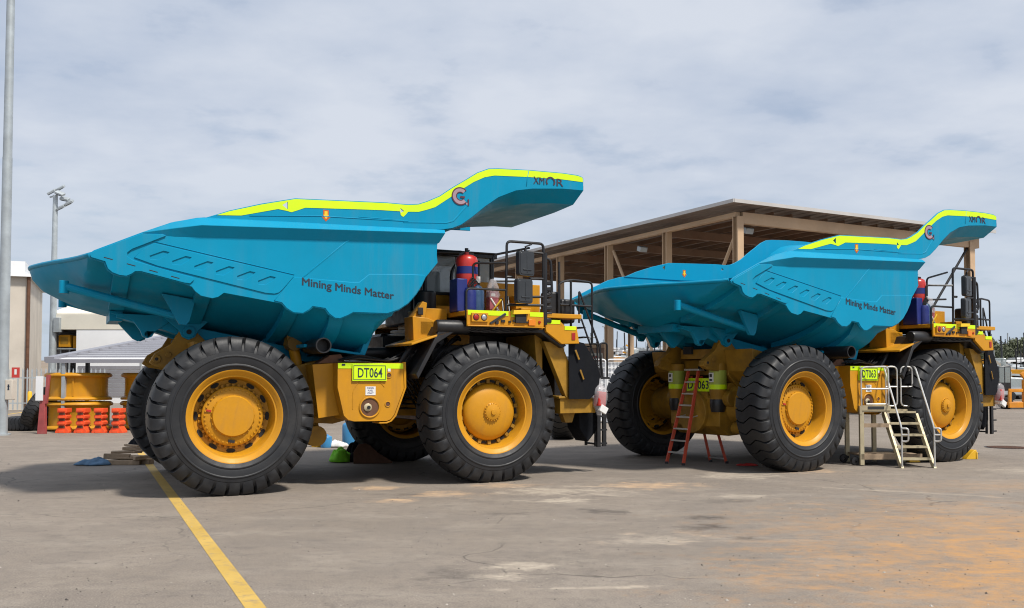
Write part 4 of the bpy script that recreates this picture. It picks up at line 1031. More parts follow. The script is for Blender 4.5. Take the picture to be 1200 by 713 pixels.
wb = thing('white_workshop','long white workshop with a cream fascia and a dark open bay, behind the small shelter','workshop',(-43.002,82.600,0))
b = MB(); b.span((2.2,0,0),(22,14,6.55)); b.span((-0.2,0.5,0),(0.0,14,6.6)); b.span((0,6,0),(2.2,14,6.6),m=1); b.build('wall',['wall_white','dark_gap'],wb,smooth=0)
b = MB(); b.span((-0.1,-0.04,6.56),(22.2,14.2,7.9)); b.span((-0.05,0.1,7.9),(22.1,14.1,8.0)); b.prism([(0.1,8.0),(14.4,8.0),(7,9.9)],-0.3,22.4,'x'); b.build('roof','cream',wb,smooth=0)
for x in (8.0,8.7): 
    b = MB(); b.span((x,-0.12,0),(x+0.1,0,5.2)); b.build('downpipe','galv',wb)
b = MB()
for i in range(7): b.span((2.4,-0.06,3.0-0.4*i),(9.2,-0.01,3.3-0.4*i))
b.build('roller_door','sheet',wb,smooth=0)
cabm = thing('yellow_cab_unit','yellow machine cab on a trestle in the dark bay of the white workshop','machine cab',(-42.125,83.544,0))
b = MB(); b.span((-0.5,-0.5,5.0),(0.55,0.5,6.1)); b.span((0.75,-0.4,4.9),(1.2,0.4,6.0)); b.build('housing','yellow',cabm,bevel=0.04)
b = MB(); b.span((-0.3,-0.52,5.3),(0.35,-0.5,5.9)); b.build('panel','yellow_dull',cabm,smooth=0)
b = MB()
for x in (-0.4,0.4,1.1): b.span((x-0.06,-0.3,0),(x+0.06,-0.2,4.95)); 
b.span((-0.6,-0.5,4.8),(1.3,0.5,4.9)); b.build('trestle','galv',cabm,smooth=0)

sh = thing('roofed_shelter','low shelter with a ribbed white and grey sheet roof on grey posts','shelter',(-20.232,38.468,0))
b = MB(); A=(0,0,2.98); B=(9.5,0,2.98); C=(9.5,13,4.55); D=(0,13,4.55)
b._add([A,B,C,D,(0,0,2.92),(9.5,0,2.92),(9.5,13,4.49),(0,13,4.49)],[(0,1,2,3),(4,7,6,5),(0,4,5,1),(1,5,6,2),(2,6,7,3),(3,7,4,0)])
b.build('roof','wall_white',sh,smooth=0)
b = MB()
for i in range(1,13):
    y=i*1.0; z=2.98+1.57*y/13; b.box((4.75,y,z+0.03),(9.5,0.16,0.09),rot=(R(6.9),0,0))
b.box((4.75,-0.04,2.93),(9.5,0.06,0.16)); b.build('roof_rib','sheet',sh,smooth=0)
b = MB(); b._add([(-0.06,-0.06,2.9),(0.35,-0.06,2.9),(0.35,13,4.55),(-0.06,13,4.55),(-0.06,-0.06,3.1),(0.35,-0.06,3.1),(0.35,13,4.7),(-0.06,13,4.7)],[(0,3,2,1),(4,5,6,7),(0,1,5,4),(1,2,6,5),(2,3,7,6),(3,0,4,7)]); b.build('flashing','sheet',sh,smooth=0)
for (x,y,mt,h) in ((0.72,0.05,'galv',2.92),(0.66,2.2,'black',3.1),(8.8,0.1,'galv',2.92),(8.8,12.5,'galv',4.3),(0.66,12.5,'galv',4.3)):
    b = MB(); b.span((x-0.07,y-0.07,0),(x+0.07,y+0.07,h)); b.build('post',mt,sh,smooth=0)

# stacked wheel rims
def rim_stack(x, y):
    b = MB(); b.lathe([(1.0,0.04),(1.36,0.04),(1.38,0.10),(1.34,0.16),(1.22,0.2),(1.2,0.5),(1.2,0.95),(1.24,1.0),(1.34,1.03),(1.38,1.08),(1.36,1.14),(1.28,1.2),(1.05,1.2),(1.05,0.04)],48,'z')
    for k in range(6):
        an = k*PI/3+0.3; b.box((1.21*math.cos(an),1.21*math.sin(an),0.6),(0.06,0.05,0.75),rot=(0,0,an))
    return b
prot = rim_stack(0,0).build('steel_rim','yellow')
spots = [(-19.45,39.75,0.03),(-19.5,39.75,1.25),(-16.85,41.0,0.03),(-16.8,40.95,1.25)]
labs = ['yellow steel wheel rim lying flat, lower one of the left pile behind the orange barriers','yellow steel wheel rim lying flat on top of the left pile by the grey post','yellow steel wheel rim lying flat, lower one of the right pile behind the truck tyre','yellow steel wheel rim lying flat on top of the right pile beside the truck tyre']
for i,(x,y,z) in enumerate(spots):
    o = prot if i == 0 else prot.copy()
    if i: COL.objects.link(o)
    o.location=(x,y,z); o.rotation_euler=(0,0,0.5*i); o.scale=(0.96,0.96,1.0); tag(o,labs[i],'wheel rim','yellow wheel rims stacked under the shelter')

# orange barriers seen end on
def barrier_mb():
    b = MB()
    half = [(0.27,0.0),(0.27,0.07),(0.15,0.24),(0.12,0.30),(0.19,0.36),(0.19,0.45),(0.11,0.51),(0.11,0.56),(0.18,0.61),(0.18,0.70),(0.11,0.75),(0.11,0.79),(0.19,0.84),(0.19,1.0)]
    out = half + [(-x,z) for x,z in reversed(half)]
    b.prism(out, 0.0, 0.45)
    for z in (0.06,0.40,0.66,0.92):
        b.prism([(-0.13,0),(0.13,0),(0.10,-0.09),(-0.10,-0.09)], z-0.05, z+0.04, 'z')
    for z in (0.24,0.53,0.77): b.span((-0.12,-0.012,z-0.04),(0.12,-0.004,z+0.05),m=1)
    return b
prot = barrier_mb().build('road_barrier',['barrier','rust'],bevel=0.02)
for i,bx in enumerate((-19.12,-18.38,-17.65,-16.94)):
    o = prot if i == 0 else prot.copy()
    if i: COL.objects.link(o)
    o.location=(bx,37.65,0.0); o.rotation_euler=(0,0,(0.05,-0.04,0.02,-0.03)[i])
    tag(o,['orange plastic barrier on end partly behind the grey shelter post, leftmost of the row','orange plastic barrier on end just right of the grey shelter post','orange plastic barrier on end, third along from the grey shelter post','orange plastic barrier on end nearest the truck tyres, rightmost of the row'][i],'barrier','orange plastic barriers in a row')

o = thing('red_post','faded red tapered steel post holding a white board','post',(-19.651,37.170,0))
b = MB(); b.prism([(-0.17,0),(0.14,0),(0.10,1.55),(-0.06,1.55)],-0.1,0.1); b.prism([(0.10,1.2),(0.18,1.2),(0.27,2.35),(0.15,2.35)],-0.08,0.06); b.build('upright','red_steel',o,bevel=0.01)
b = MB(); b.span((-0.22,-0.16,1.33),(0.06,-0.11,2.30)); b.build('board','wall_white',o,smooth=0)

# tyres by the pole
tm = MESH['tyre'].data
tys = [((-21.111,39.648,0.93),(R(0),R(0),R(62)),'worn black tyre leaning against another tyre beside the tall grey pole',R(28)),((-21.720,40.002,0.28),(R(90),0,0),'black tyre lying flat under the leaning one beside the tall grey pole',0)]
for loc, rot, lb, tilt in tys:
    o = bpy.data.objects.new('spare_tyre', tm); COL.objects.link(o); o.scale=(0.62,0.62,0.62); o.location=loc
    if tilt:
        o.rotation_euler = (Matrix.Rotation(R(-90+8),3,'Z') @ Matrix.Rotation(-tilt,3,'X')).to_euler()
    else: o.rotation_euler = rot
    tag(o,lb,'tyre','loose tyres by the pole')

o = bpy.data.objects.new('spare_tyre', tm); COL.objects.link(o); o.location=(1.05,34.3,1.5); o.rotation_euler=(0,0,R(90)); tag(o,'large tyre standing on edge in the yard behind the front bumper of the left truck','tyre')
fn = thing('palisade_fence','grey steel palisade fence in front of the concrete warehouse','fence',(-45.430,59.000,0),R(18))
b = MB()
for i in range(60): b.prism([(0.28*i,0.1),(0.28*i+0.09,0.1),(0.28*i+0.09,2.75),(0.28*i+0.045,2.9),(0.28*i,2.75)],-0.015,0.015)
b.build('pales','galv',fn,smooth=0)
b = MB(); b.span((0,0.02,0.5),(16.8,0.07,0.58)); b.span((0,0.02,2.2),(16.8,0.07,2.28)); b.build('rail','galv',fn,smooth=0)
o = MB(); o.span((-0.25,-0.02,2.25),(0.25,0.0,2.9),m=0); o.span((-0.07,-0.03,2.45),(0.07,-0.021,2.78),m=1); o=o.build('fence_sign',['sign_red','white'],smooth=0); o.location=(-32.824,58.764,0); tag(o,'small red sign with a white mark on the palisade fence','sign')
for x,y,lb in ((-33.704,62.068,'yellow bollard in front of the fence, the left one nearest the red sign'),(-34.624,67.024,'yellow bollard in front of the warehouse corner, right of the red sign')):
    b = MB(); b.lathe([(0.001,1.35),(0.10,1.33),(0.14,1.26),(0.14,0),(0.001,0)],14,'z'); o=b.build('bollard','chock'); o.location=(x,y,0); tag(o,lb,'bollard')

# timber offcuts and rag behind the left truck
rnd = random.Random(3)
tim = [(-10.629,23.895,0.06,1.0,0.16,0.12,0.1,'thick timber baulk at the bottom of the pile behind the left truck, nearest the camera'),(-10.338,24.249,0.06,0.9,0.2,0.12,-0.3,'timber baulk at the bottom of the pile, tucked towards the tyre'),(-10.693,24.485,0.06,1.1,0.16,0.12,0.5,'timber baulk at the back of the pile behind the left truck'),
 (-10.783,24.072,0.20,0.62,0.2,0.14,0.2,'short timber block on the second layer of the pile'),(-10.335,24.131,0.20,0.7,0.24,0.05,-0.5,'thin plank lying across the pile near the tyre'),(-10.639,24.308,0.30,0.75,0.22,0.06,0.35,'plank on the third layer of the pile'),(-10.442,24.426,0.38,0.7,0.2,0.08,-0.2,'pale plank at the top of the pile behind the left truck'),(-10.082,24.013,0.18,0.5,0.14,0.10,0.9,'short offcut at the tyre end of the pile')]
for k,(dx,dy,z,l,rz,lb) in enumerate(((-0.35,0.05,0.02,0.8,1.1,'thin batten lying flat at the rag end of the timber pile'),(0.15,-0.12,0.15,0.9,0.05,'grey batten along the front of the timber pile'),(0.35,0.2,0.34,0.75,0.8,'batten slanting over the tyre side of the timber pile'),(-0.1,0.25,0.46,0.6,-0.6,'short batten crossing the very top of the timber pile'),(-0.25,0.2,0.16,0.7,-0.9,'batten sticking out of the left side of the timber pile'))):
    tim.append((-10.45+dx,24.15+dy,z,l,0.08,0.045,rz,lb))
for (x,y,z,l,wd,h,rz,lb) in tim:
    b = MB(); b.box((0,0,0),(l,wd,h)); o=b.build('timber_block','wood',bevel=0.012); o.location=(x,y,z); o.rotation_euler=(rnd.uniform(-0.05,0.05),rnd.uniform(-0.06,0.06),rz); tag(o,lb,'timber','timber offcuts piled behind the left truck')
def cloth(name, mtl, loc, sx, sy, h, seed, lab, cat, thick=0.015):
    n = 30; rows = []
    for i in range(n+1):
        row = []
        for j in range(n+1):
            a = i/n*2-1; q = j/n*2-1
            # square to disc
            r2 = max(abs(a), abs(q)); l = math.hypot(a, q) or 1e-6
            da, dq = a/l*r2, q/l*r2
            an = math.atan2(dq, da)
            edge = 0.8 + 0.35*mnoise.noise(Vector((math.cos(an)*1.2, math.sin(an)*1.2, seed*3.7)))
            p = Vector((da*2.2, dq*2.2, seed*1.3))
            fold = 0.62 + 0.42*mnoise.noise(p*0.8) + 0.22*abs(mnoise.noise(p*1.7))
            z = h*max(0.0, 1-r2**2)**0.7*max(0.12, fold) + 0.018
            row.append((da*sx*edge*1.15, dq*sy*edge*1.15, z))
        rows.append(row)
    b = MB(); b.grid(rows); o = b.build(name, mtl, smooth=75); o.location = loc
    s = o.modifiers.new('solid','SOLIDIFY'); s.thickness = thick; s.offset = 0
    return tag(o, lab, cat)
cloth('rag','blue_cloth',(-11.228,23.836,0),0.45,0.26,0.22,4,'crumpled blue rag on the ground beside the timber pile','rag')
cloth('black_sheet','rubber',(-10.551,24.780,0.42),0.25,0.25,0.26,9,'crumpled black plastic sheet on top of the timber pile','plastic sheet')
# under the left truck
b = MB(); pr=[(0,0),(1.0,0),(0.98,0.05),(0.62,0.28),(0.42,0.48),(0.30,0.52),(0.12,0.50),(0.0,0.30)]
b.prism(pr,-0.28,-0.20); b.prism(pr,0.20,0.28); b.prism([(0.02,0.02),(0.95,0.02),(0.60,0.25),(0.40,0.45),(0.14,0.46),(0.02,0.28)],-0.2,0.2); o=b.build('wheel_chock','rust',bevel=0.008); o.location=(-4.743,24.485,0); o.rotation_euler=(0,0,R(8)); tag(o,'big rust brown steel wheel chock on the ground under the left truck','wheel chock')
cloth('jacket','lime_cloth',(-5.149,24.721,0),0.34,0.32,0.50,11,'lime hi-vis jacket heaped against the brown wheel chock','jacket',0.03)
cloth('dark_bundle','rubber',(-4.803,24.898,0),0.28,0.26,0.55,12,'dark cloth bundle between the lime jacket and the brown chock','bundle',0.03)
def drum(name, mtl, loc, r, h, lab, cat):
    b=MB(); b.lathe([(0.001,h),(r*0.35,h),(r*0.4,h*0.93),(r*0.92,h*0.84),(r,h*0.78),(r,0.03),(r*0.95,0),(0.001,0)],18,'z'); o=b.build(name,mtl); o.location=loc; return tag(o,lab,cat)
drum('oil_can','chock',(-7.032,30.208,0),0.2,0.55,'yellow oil can on the ground seen under the left truck','can')
drum('water_bottle','blue_paint',(-6.094,30.680,0),0.24,0.85,'blue bottle with a white rag beside it, seen under the left truck','bottle')
drum('blue_tub','blue_paint',(-6.674,29.854,0),0.18,0.42,'small blue tub between the yellow can and the blue bottle','tub')
cloth('white_rag','white',(-6.326,29.972,0),0.34,0.25,0.30,21,'white rag heaped beside the blue bottle under the left truck','rag')

# red step ladder
def seg(mb,a,b,w,d,m=None):
    a,b=Vector(a),Vector(b); t=(b-a).normalized(); s=Vector((0.55,-0.83,0)); n=t.cross(s).normalized(); s2=n.cross(t)
    vs=[]
    for p in (a,b):
        for (i,j) in ((-1,-1),(1,-1),(1,1),(-1,1)): vs.append(p+s2*(i*w/2)+n*(j*d/2))
    mb._add(vs,[(0,3,2,1),(4,5,6,7),(0,1,5,4),(1,2,6,5),(2,3,7,6),(3,0,4,7)],m)
lad = thing('step_ladder','red fibreglass step ladder standing open behind the right truck','ladder',(0,0,0))
FL,FR=Vector((3.432,24.249,0)),Vector((3.785,23.742,0)); BL,BR=Vector((4.679,24.780,0)),Vector((5.011,24.308,0)); TL,TR=Vector((4.067,24.485,2.42)),Vector((4.274,24.190,2.42))
for a_,b_ in ((FL,TL),(FR,TR)): b=MB(); seg(b,a_,b_,0.035,0.09); b.build('front_rail','ladder_red',lad)
for a_,b_ in ((BL,TL+Vector((0.08,0.04,-0.15))),(BR,TR+Vector((0.08,0.04,-0.15)))): b=MB(); seg(b,a_,b_,0.03,0.07); b.build('back_rail','ladder_red',lad)
for k in range(7):
    t=(k+1)*0.125; b=MB(); p,q=FL.lerp(TL,t),FR.lerp(TR,t); b.tube([p,q],0.03,4); c=(p+q)/2; d=(q-p); b.box(c,(d.length,0.10,0.03),rot=(0,0,math.atan2(d.y,d.x))); b.build('step','alu',lad,smooth=0)
for t in (0.05,0.45):
    b=MB(); p,q=BL.lerp(TL,t),BR.lerp(TR,t); b.tube([p,q],0.022,6); b.build('back_brace','alu',lad)
b=MB(); b.box(((TL+TR)/2+Vector((0.02,0.01,0.02))),(0.52,0.24,0.05),rot=(0,0,R(-52))); b.build('top_cap','alu',lad,bevel=0.01)
b=MB(); seg(b,FL.lerp(TL,0.5),BL.lerp(TL,0.55),0.01,0.03); seg(b,FR.lerp(TR,0.5),BR.lerp(TR,0.55),0.01,0.03); b.build('spreader','alu',lad,smooth=0)
for p in (FL,FR,BL,BR):
    b=MB(); b.box(p+Vector((0,0,0.03)),(0.08,0.09,0.06)); b.build('foot','black',lad)
tool = MB(); tool.box((0,0,0),(0.22,0.14,0.12),rot=(0.2,0.3,0.4)); tool.box((0.1,0.05,0.04),(0.2,0.08,0.1),rot=(0.5,0.1,0)); o=tool.build('tool_pouch','rubber',bevel=0.03); o.location=(4.392,24.249,2.49); tag(o,'dark tool pouch on the top cap of the red step ladder','tool pouch')
cloth('red_rag','red_cloth',(5.378,23.600,0),0.30,0.14,0.06,31,'red rag lying flat beside the rear wheel of the right truck','rag')

# aluminium work platform with stairs
pf = thing('work_platform','cream aluminium access platform with stairs and handrails between the right truck wheels','work platform',(9.019,23.954,0),R(2))
def pbuild(name,fn_,mtl='alu_old'):
    b=MB(); fn_(b); return b.build(name,mtl,pf,smooth=40)
PZ=1.42
pbuild('deck_plate',lambda b:(b.span((-0.75,-0.30,PZ-0.06),(0.02,0.75,PZ)),b.span((0.02,0.14,PZ-0.06),(0.86,0.75,PZ)),b.span((-0.78,-0.33,PZ-0.12),(-0.72,0.78,PZ+0.1)),b.span((-0.72,-0.33,PZ-0.02),(0.02,-0.30,PZ+0.11))))
for (x,y) in ((-0.72,-0.27),(-0.72,0.72),(0.80,0.72),(0.0,0.72),(-0.02,-0.27)):
    if (x,y)==(-0.02,-0.27): continue
    pbuild('leg',lambda b:b.span((x-0.05,y-0.05,0.02),(x+0.05,y+0.05,PZ-0.06)))
pbuild('base_shelf',lambda b:(b.span((-0.72,-0.28,0.24),(0.82,0.74,0.28)),b.span((-0.75,-0.32,0.16),(0.82,-0.28,0.30)),b.span((-0.7,-0.26,PZ-0.45),(0.0,-0.22,PZ-0.35))),'wood')
for x in (0.03,0.85):
    pbuild('stringer',lambda b:b.prism([(-0.95,0.0),(-0.80,0.0),(0.20,PZ-0.02),(0.20,PZ-0.2),(0.05,PZ-0.02)][:0] or [(-0.97,0.0),(-0.82,0.0),(0.20,1.26),(0.20,PZ),(0.10,PZ)],x-0.03,x+0.03,'x'))
for k in range(5):
    t=(k+0.9)/5.0; y=-0.9+1.05*t; z=PZ*t-0.02
    pbuild('tread',lambda b:(b.span((0.06,y-0.11,z-0.03),(0.82,y+0.11,z)),b.span((0.06,y-0.12,z-0.05),(0.82,y-0.11,z))))
def hr(b,paths,r=0.024):
    for p in paths: b.tube(roundpath(p,0.12),r,8)
for x in (0.03,0.85):
    pbuild('handrail',lambda b:hr(b,[[(x,-0.93,0.02),(x,-0.93,0.98),(x,0.10,2.52),(x,0.45,2.52),(x,0.45,PZ)],[(x,-0.93,0.66),(x+0.14,-0.99,0.66),(x+0.14,-0.99,0.98),(x,-0.93,0.98)],[(x,-0.93,0.82),(x+0.14,-0.99,0.82)]]),'alu')
for x in (0.10,0.50):
    pbuild('gate_hoop',lambda b:hr(b,[[(x,0.16,2.0),(x,0.16,1.5),(x+0.30,0.16,1.5),(x+0.30,0.16,2.52),(x,0.16,2.52),(x,0.16,1.95)],[(x,0.16,2.0),(x+0.3,0.16,2.0)]],0.022),'alu')
pbuild('guard_rail',lambda b:hr(b,[[(-0.72,-0.29,PZ),(-0.72,-0.29,2.50),(-0.02,-0.29,2.52),(-0.02,-0.29,PZ)],[(-0.72,-0.29,1.95),(-0.02,-0.29,1.95)],[(-0.72,0.72,PZ),(-0.72,0.72,2.50),(-0.72,-0.27,2.50)],[(-0.72,0.72,2.5),(0.82,0.72,2.5),(0.82,0.72,PZ)],[(-0.6,-0.29,1.56),(-0.1,-0.29,1.56)]]),'alu')
for (x,y) in ((-0.86,-0.2),(-0.86,0.6)):
    b=MB(); b.lathe([(0.04,-0.035),(0.10,-0.03),(0.115,0),(0.10,0.03),(0.04,0.035)],16,'y',(x,y,0.115)); b.box((x+0.06,y,0.15),(0.14,0.06,0.06)); b.build('castor','black',pf)
b=MB(); b.box((-0.36,-0.336,PZ+0.05),(0.42,0.006,0.07)); b.build('name_strip','plastic',pf,smooth=0)
# yellow chocks
def chock(loc,rz,lab):
    b=MB(); b.prism([(0,0),(0.34,0),(0.30,0.05),(0.20,0.16),(0.10,0.24),(0.02,0.26)],-0.11,0.11); b.span((0.0,-0.13,0),(0.04,0.13,0.20)); o=b.build('wheel_chock','chock',bevel=0.012); o.location=loc; o.rotation_euler=(0,0,rz); tag(o,lab,'wheel chock','small yellow wheel chocks')
chock((12.128,25.665,0),R(190),'small yellow chock in front of the right truck front tyre')
chock((9.852,24.662,0),R(10),'small yellow chock on the ground behind the platform stairs')
b=MB(); b.lathe([(0.001,0.004),(0.62,0.004),(0.66,0.012),(0.70,0.004)],28,'z')
for i in range(-5,6):
    l=math.sqrt(max(0.01,0.6**2-(i*0.11)**2)); b.span((i*0.11-0.03,-l,0.005),(i*0.11+0.03,l,0.014),m=1)
o=b.build('drain_grate',['dark_gap','rust'],smooth=0); o.location=(15.176,29.854,0); tag(o,'round dark drain grate set in the pavement in front of the right truck','drain grate')

# plastic bags hanging on the truck ladders
def bag(tr, lx, ly, lz, lab, seed):
    rn=random.Random(seed); root=thing('hanging_bag',lab,'bag')
    c,s=math.cos(tr.rotation_euler.z),math.sin(tr.rotation_euler.z)
    root.location=(tr.location.x+c*lx-s*ly,tr.location.y+s*lx+c*ly,lz); root.rotation_euler=(0,0,tr.rotation_euler.z)
    b=MB(); rows=[]
    for i in range(11):
        z=0.36-0.72*i/10; r=0.05+0.15*math.sin(PI*min(1,(i/10)**0.7*0.97+0.03))+0.015*rn.random()
        rows.append([(r*(1+0.28*mnoise.noise(Vector((math.cos(2*PI*k/16)*2,math.sin(2*PI*k/16)*2,i*0.5+seed))))*math.cos(2*PI*k/16),r*0.75*(1+0.28*mnoise.noise(Vector((math.cos(2*PI*k/16)*2,math.sin(2*PI*k/16)*2,i*0.5+seed+9))))*math.sin(2*PI*k/16),z) for k in range(17)])
    b.grid(rows); b.tube([(0,0,0.3),(0.02,0,0.5)],0.02,6); b.build('bag_film','film',root,smooth=80)
    b=MB(); b.box((0.0,-0.03,0.02),(0.24,0.18,0.34),rot=(0,0.1,0.2)); b.build('red_folder','red',root,bevel=0.02)
    b=MB(); b.box((0.03,-0.12,-0.22),(0.2,0.08,0.16),rot=(0,0.5,0)); b.build('paper','white',root,bevel=0.01)
bag(truck,8.20,-2.78,1.72,'clear plastic bag of red and white items hanging on the left truck front ladder',1)
bag(truck2,8.20,-2.78,1.72,'clear plastic bag of red and white items hanging on the right truck front ladder',2)

# ------------------------------------------------------------------ far side: fence, yard, trees
fe = thing('mesh_fence','pale mesh panel fence between the trucks, in front of the shed columns','fence',(1.2,46.0,0))
for i in range(4):
    b=MB(); x=2.4*i
    for k in range(13): b.cyl((x+0.19*k,0,0.1),(x+0.19*k,0,3.0),0.018,5)
    for k in range(12): b.cyl((x,0,0.15+0.26*k),(x+2.3,0,0.15+0.26*k),0.016,5)
    b.tube(roundpath([(x,0,0.05),(x,0,3.14),(x+2.32,0,3.14),(x+2.32,0,0.05)],0.15),0.04,8); b.build('mesh_panel','wall_white',fe)
    b=MB(); b.span((x+0.02,0.05,0.1),(x+2.3,0.06,3.0)); b.build('shade_cloth','wall_white',fe,smooth=0)
bk = thing('brick_kiosk','small brown brick building with red wall lettering, seen past the left truck ladder','building',(3.827,73.160,0))
b=MB(); b.span((0,0,0),(1.75,4,4.6)); b.build('wall','brick',bk,smooth=0)
b=MB(); b.span((-0.15,-0.2,4.6),(1.9,4.2,4.95)); b.build('roof','tan_steel',bk,smooth=0)
b=MB(); b.span((0.25,-0.03,2.6),(1.55,-0.005,4.2),m=0); add_text(b,'TEST &',0.4,1.42,3.55,3.95,-0.035,0.02,0.01,m=1,facing=-1); add_text(b,'REPORT',0.4,1.42,2.85,3.25,-0.035,0.02,0.01,m=1,facing=-1); b.build('wall_sign',['cream','sign_red'],bk,smooth=0)

hl = MB(); rows=[]
for (y,z) in ((112,-0.3),(142,2.5),(177,5.0),(236,7.0),(354,8.5),(500,9.0)):
    rows.append([(x,y+6*math.sin(x*0.02),z+0.5*math.sin(x*0.03+y*0.1)-(0.8 if x<-60 else 0)) for x in range(-400,401,25)])
hl.grid(rows)
hm = mat('dusty rising ground',(0.24,0.185,0.14),0.9,var=0.25,scale=0.05,dirt=(0.14,0.13,0.07),dirt_amt=0.7)
ho = struct(hl.build('hill',hm,smooth=60,recalc=False))
if ho.data.polygons[0].normal.z < 0: ho.data.flip_normals()
def hz_(x,y):
    tab=[(112,-0.3),(142,2.5),(177,5.0),(236,7.0),(354,8.5)]
    return interp(tab,y-6*math.sin(x*0.02))+0.5*math.sin(x*0.03+y*0.1)

def machine(x, Y, kind, lab, sc=1.0, rz=0.3, col='yellow', z=None):
    root=thing({'loader':'wheel_loader','excavator':'excavator','truck':'flatbed_truck','container':'shipping_container','van':'parked_van'}[kind],lab,{'loader':'loader','excavator':'excavator','truck':'truck','container':'container','van':'van'}[kind],(x,Y,hz_(x,Y) if z is None else z),rz)
    root.scale=(sc,sc,sc)
    def bl(n,m,f_,bev=0.05): b=MB(); f_(b); return b.build(n,m,root,bevel=bev)
    if kind=='loader':
        bl('body',col,lambda b:(b.span((-3,-1,1),(0.3,1,2.3)),b.span((0.3,-0.9,0.9),(2.4,0.9,1.6))))
        bl('cab','glass',lambda b:b.span((-0.9,-0.8,2.3),(0.6,0.8,3.5)),0.1)
        bl('bucket',col,lambda b:(b.prism([(3.2,0.2),(4.6,0.2),(4.5,0.4),(3.6,0.5),(3.4,1.6),(3.1,1.5)],-1.5,1.5),b.box((2.8,0,1.3),(1.6,0.4,0.35),rot=(0,0.5,0))))
        for wx in (-1.8,1.7):
            for s in (-1,1): bl('wheel','tyre',lambda b:b.lathe([(0.001,s*0.7),(0.5,s*0.7),(0.8,s*0.75),(0.82,s*1.2),(0.5,s*1.25),(0.001,s*1.2)],20,'y',(wx,0,0.82)),0)
    elif kind=='excavator':
        bl('body',col,lambda b:(b.span((-2.6,-1.3,1.2),(1.4,1.3,2.6))))
        bl('cab','glass',lambda b:b.span((0,0.1,2.4),(1.5,1.3,3.6)),0.1)
        bl('track','black',lambda b:(b.span((-2,-1.6,0),(2,-1.0,1.0)),b.span((-2,1.0,0),(2,1.6,1.0))),0.2)
        bl('boom',col,lambda b:(b.prism([(1.0,2.0),(3.2,5.3),(3.6,5.5),(6.2,4.3),(6.1,4.0),(3.7,4.8),(1.6,1.9)],-0.3,0.3),b.prism([(5.9,4.3),(6.4,4.2),(6.6,1.6),(6.3,1.6)],-0.2,0.2)))
        bl('bucket','yellow_dull',lambda b:b.prism([(6.2,1.6),(6.8,1.5),(7.0,0.7),(6.2,0.3),(5.8,0.8)],-0.6,0.6))
    elif kind=='truck':
        bl('body',col,lambda b:(b.span((-4,-1.2,1.1),(1.8,1.2,1.35)),b.span((-4,-1.2,1.35),(-3.9,1.2,2.2))))
        bl('cab',"wall_white",lambda b:b.prism([(1.9,0.6),(4.2,0.6),(4.2,1.8),(3.7,2.9),(1.9,3.0)],-1.15,1.15),0.08)
        bl('windscreen','glass',lambda b:b.prism([(4.18,1.85),(4.22,1.85),(3.75,2.8),(3.71,2.8)],-1.0,1.0),0)
        for wx in (-2.8,-1.6,3.1): bl('wheel','tyre',lambda b:b.lathe([(0.001,-1.2),(0.5,-1.2),(0.5,1.2),(0.001,1.2)],16,'y',(wx,0,0.5)),0)
    elif kind=='van':
        bl('body',col,lambda b:b.prism([(-2.4,0.4),(2.4,0.4),(2.4,1.0),(1.5,1.15),(0.9,1.85),(-2.3,1.95)],-0.9,0.9),0.1)
        bl('window','glass',lambda b:(b.prism([(-2.0,1.2),(1.35,1.2),(0.85,1.75),(-2.0,1.8)],-0.92,0.92)),0)
        for wx in (-1.5,1.5): bl('wheel','tyre',lambda b:b.lathe([(0.001,-0.93),(0.36,-0.93),(0.36,0.93),(0.001,0.93)],16,'y',(wx,0,0.36)),0)
    else:
        bl('body',col,lambda b:(b.span((-3,-1.2,0),(3,1.2,2.6)),[b.span((-2.95+0.3*i,-1.24,0.1),(-2.8+0.3*i,-1.2,2.5)) for i in range(20)]),0)
        bl('door',col,lambda b:(b.span((3,-1.1,0.1),(3.05,-0.03,2.5)),b.span((3,0.03,0.1),(3.05,1.1,2.5))),0)
    return root
yard = [
 (9.17,139.2,'van','dark van in the far yard, just right of the brick kiosk',1.0,0.1,'black'),(10.91,151.0,'loader','yellow loader in the far yard, seen just right of the brick kiosk',1.0,2.8,'yellow'),
 (11.59,144.0,'container','tan shipping container in the far yard left of the tan shed columns',0.9,0.1,'tan_steel'),(14.58,177.0,'truck','flatbed truck with a white cab in the far yard above the mesh fence',1.0,0.2,'rust'),
 (14.78,194.7,'container','white shipping container in the far yard above the tan container',1.0,0.0,'wall_white'),(16.93,159.3,'loader','yellow loader in the far yard right of the tan shed columns',1.1,0.4,'yellow'),
 (16.08,139.2,'van','white van in the far yard right of the tan shed columns',1.0,0.2,'wall_white'),(21.74,177.0,'truck','flatbed truck with a pale cab in the far yard under the right truck tail',1.1,2.9,'rust'),
 (21.05,151.0,'excavator','yellow excavator in the far yard behind the right truck rear wheel',1.0,0.6,'yellow'),(20.58,200.6,'container','grey shipping container in the far yard beyond the loaders',1.0,0.1,'galv'),
 (59.70,120.4,'loader','yellow loader in the far yard below the trees at the right edge',1.25,2.9,'yellow'),(58.27,113.3,'excavator','yellow excavator with a dark cab in the far yard at the right edge',0.85,2.6,'yellow'),
 (49.71,99.1,'van','white van parked near the right truck nose',1.15,0.2,'wall_white'),(49.51,94.4,'van','silver van parked at the right edge of the photo',1.2,0.1,'galv'),(66.77,129.8,'container','long white site hut in the far yard under the trees at the right edge',1.0,0.1,'wall_white'),(65.38,122.7,'truck','flatbed truck with a white cab at the far right edge of the yard',1.0,0.4,'rust'),
]
for a in yard: machine(a[0],a[1],a[2],a[3],a[4],a[5],a[6], z=(0 if a[1] < 112 else None))
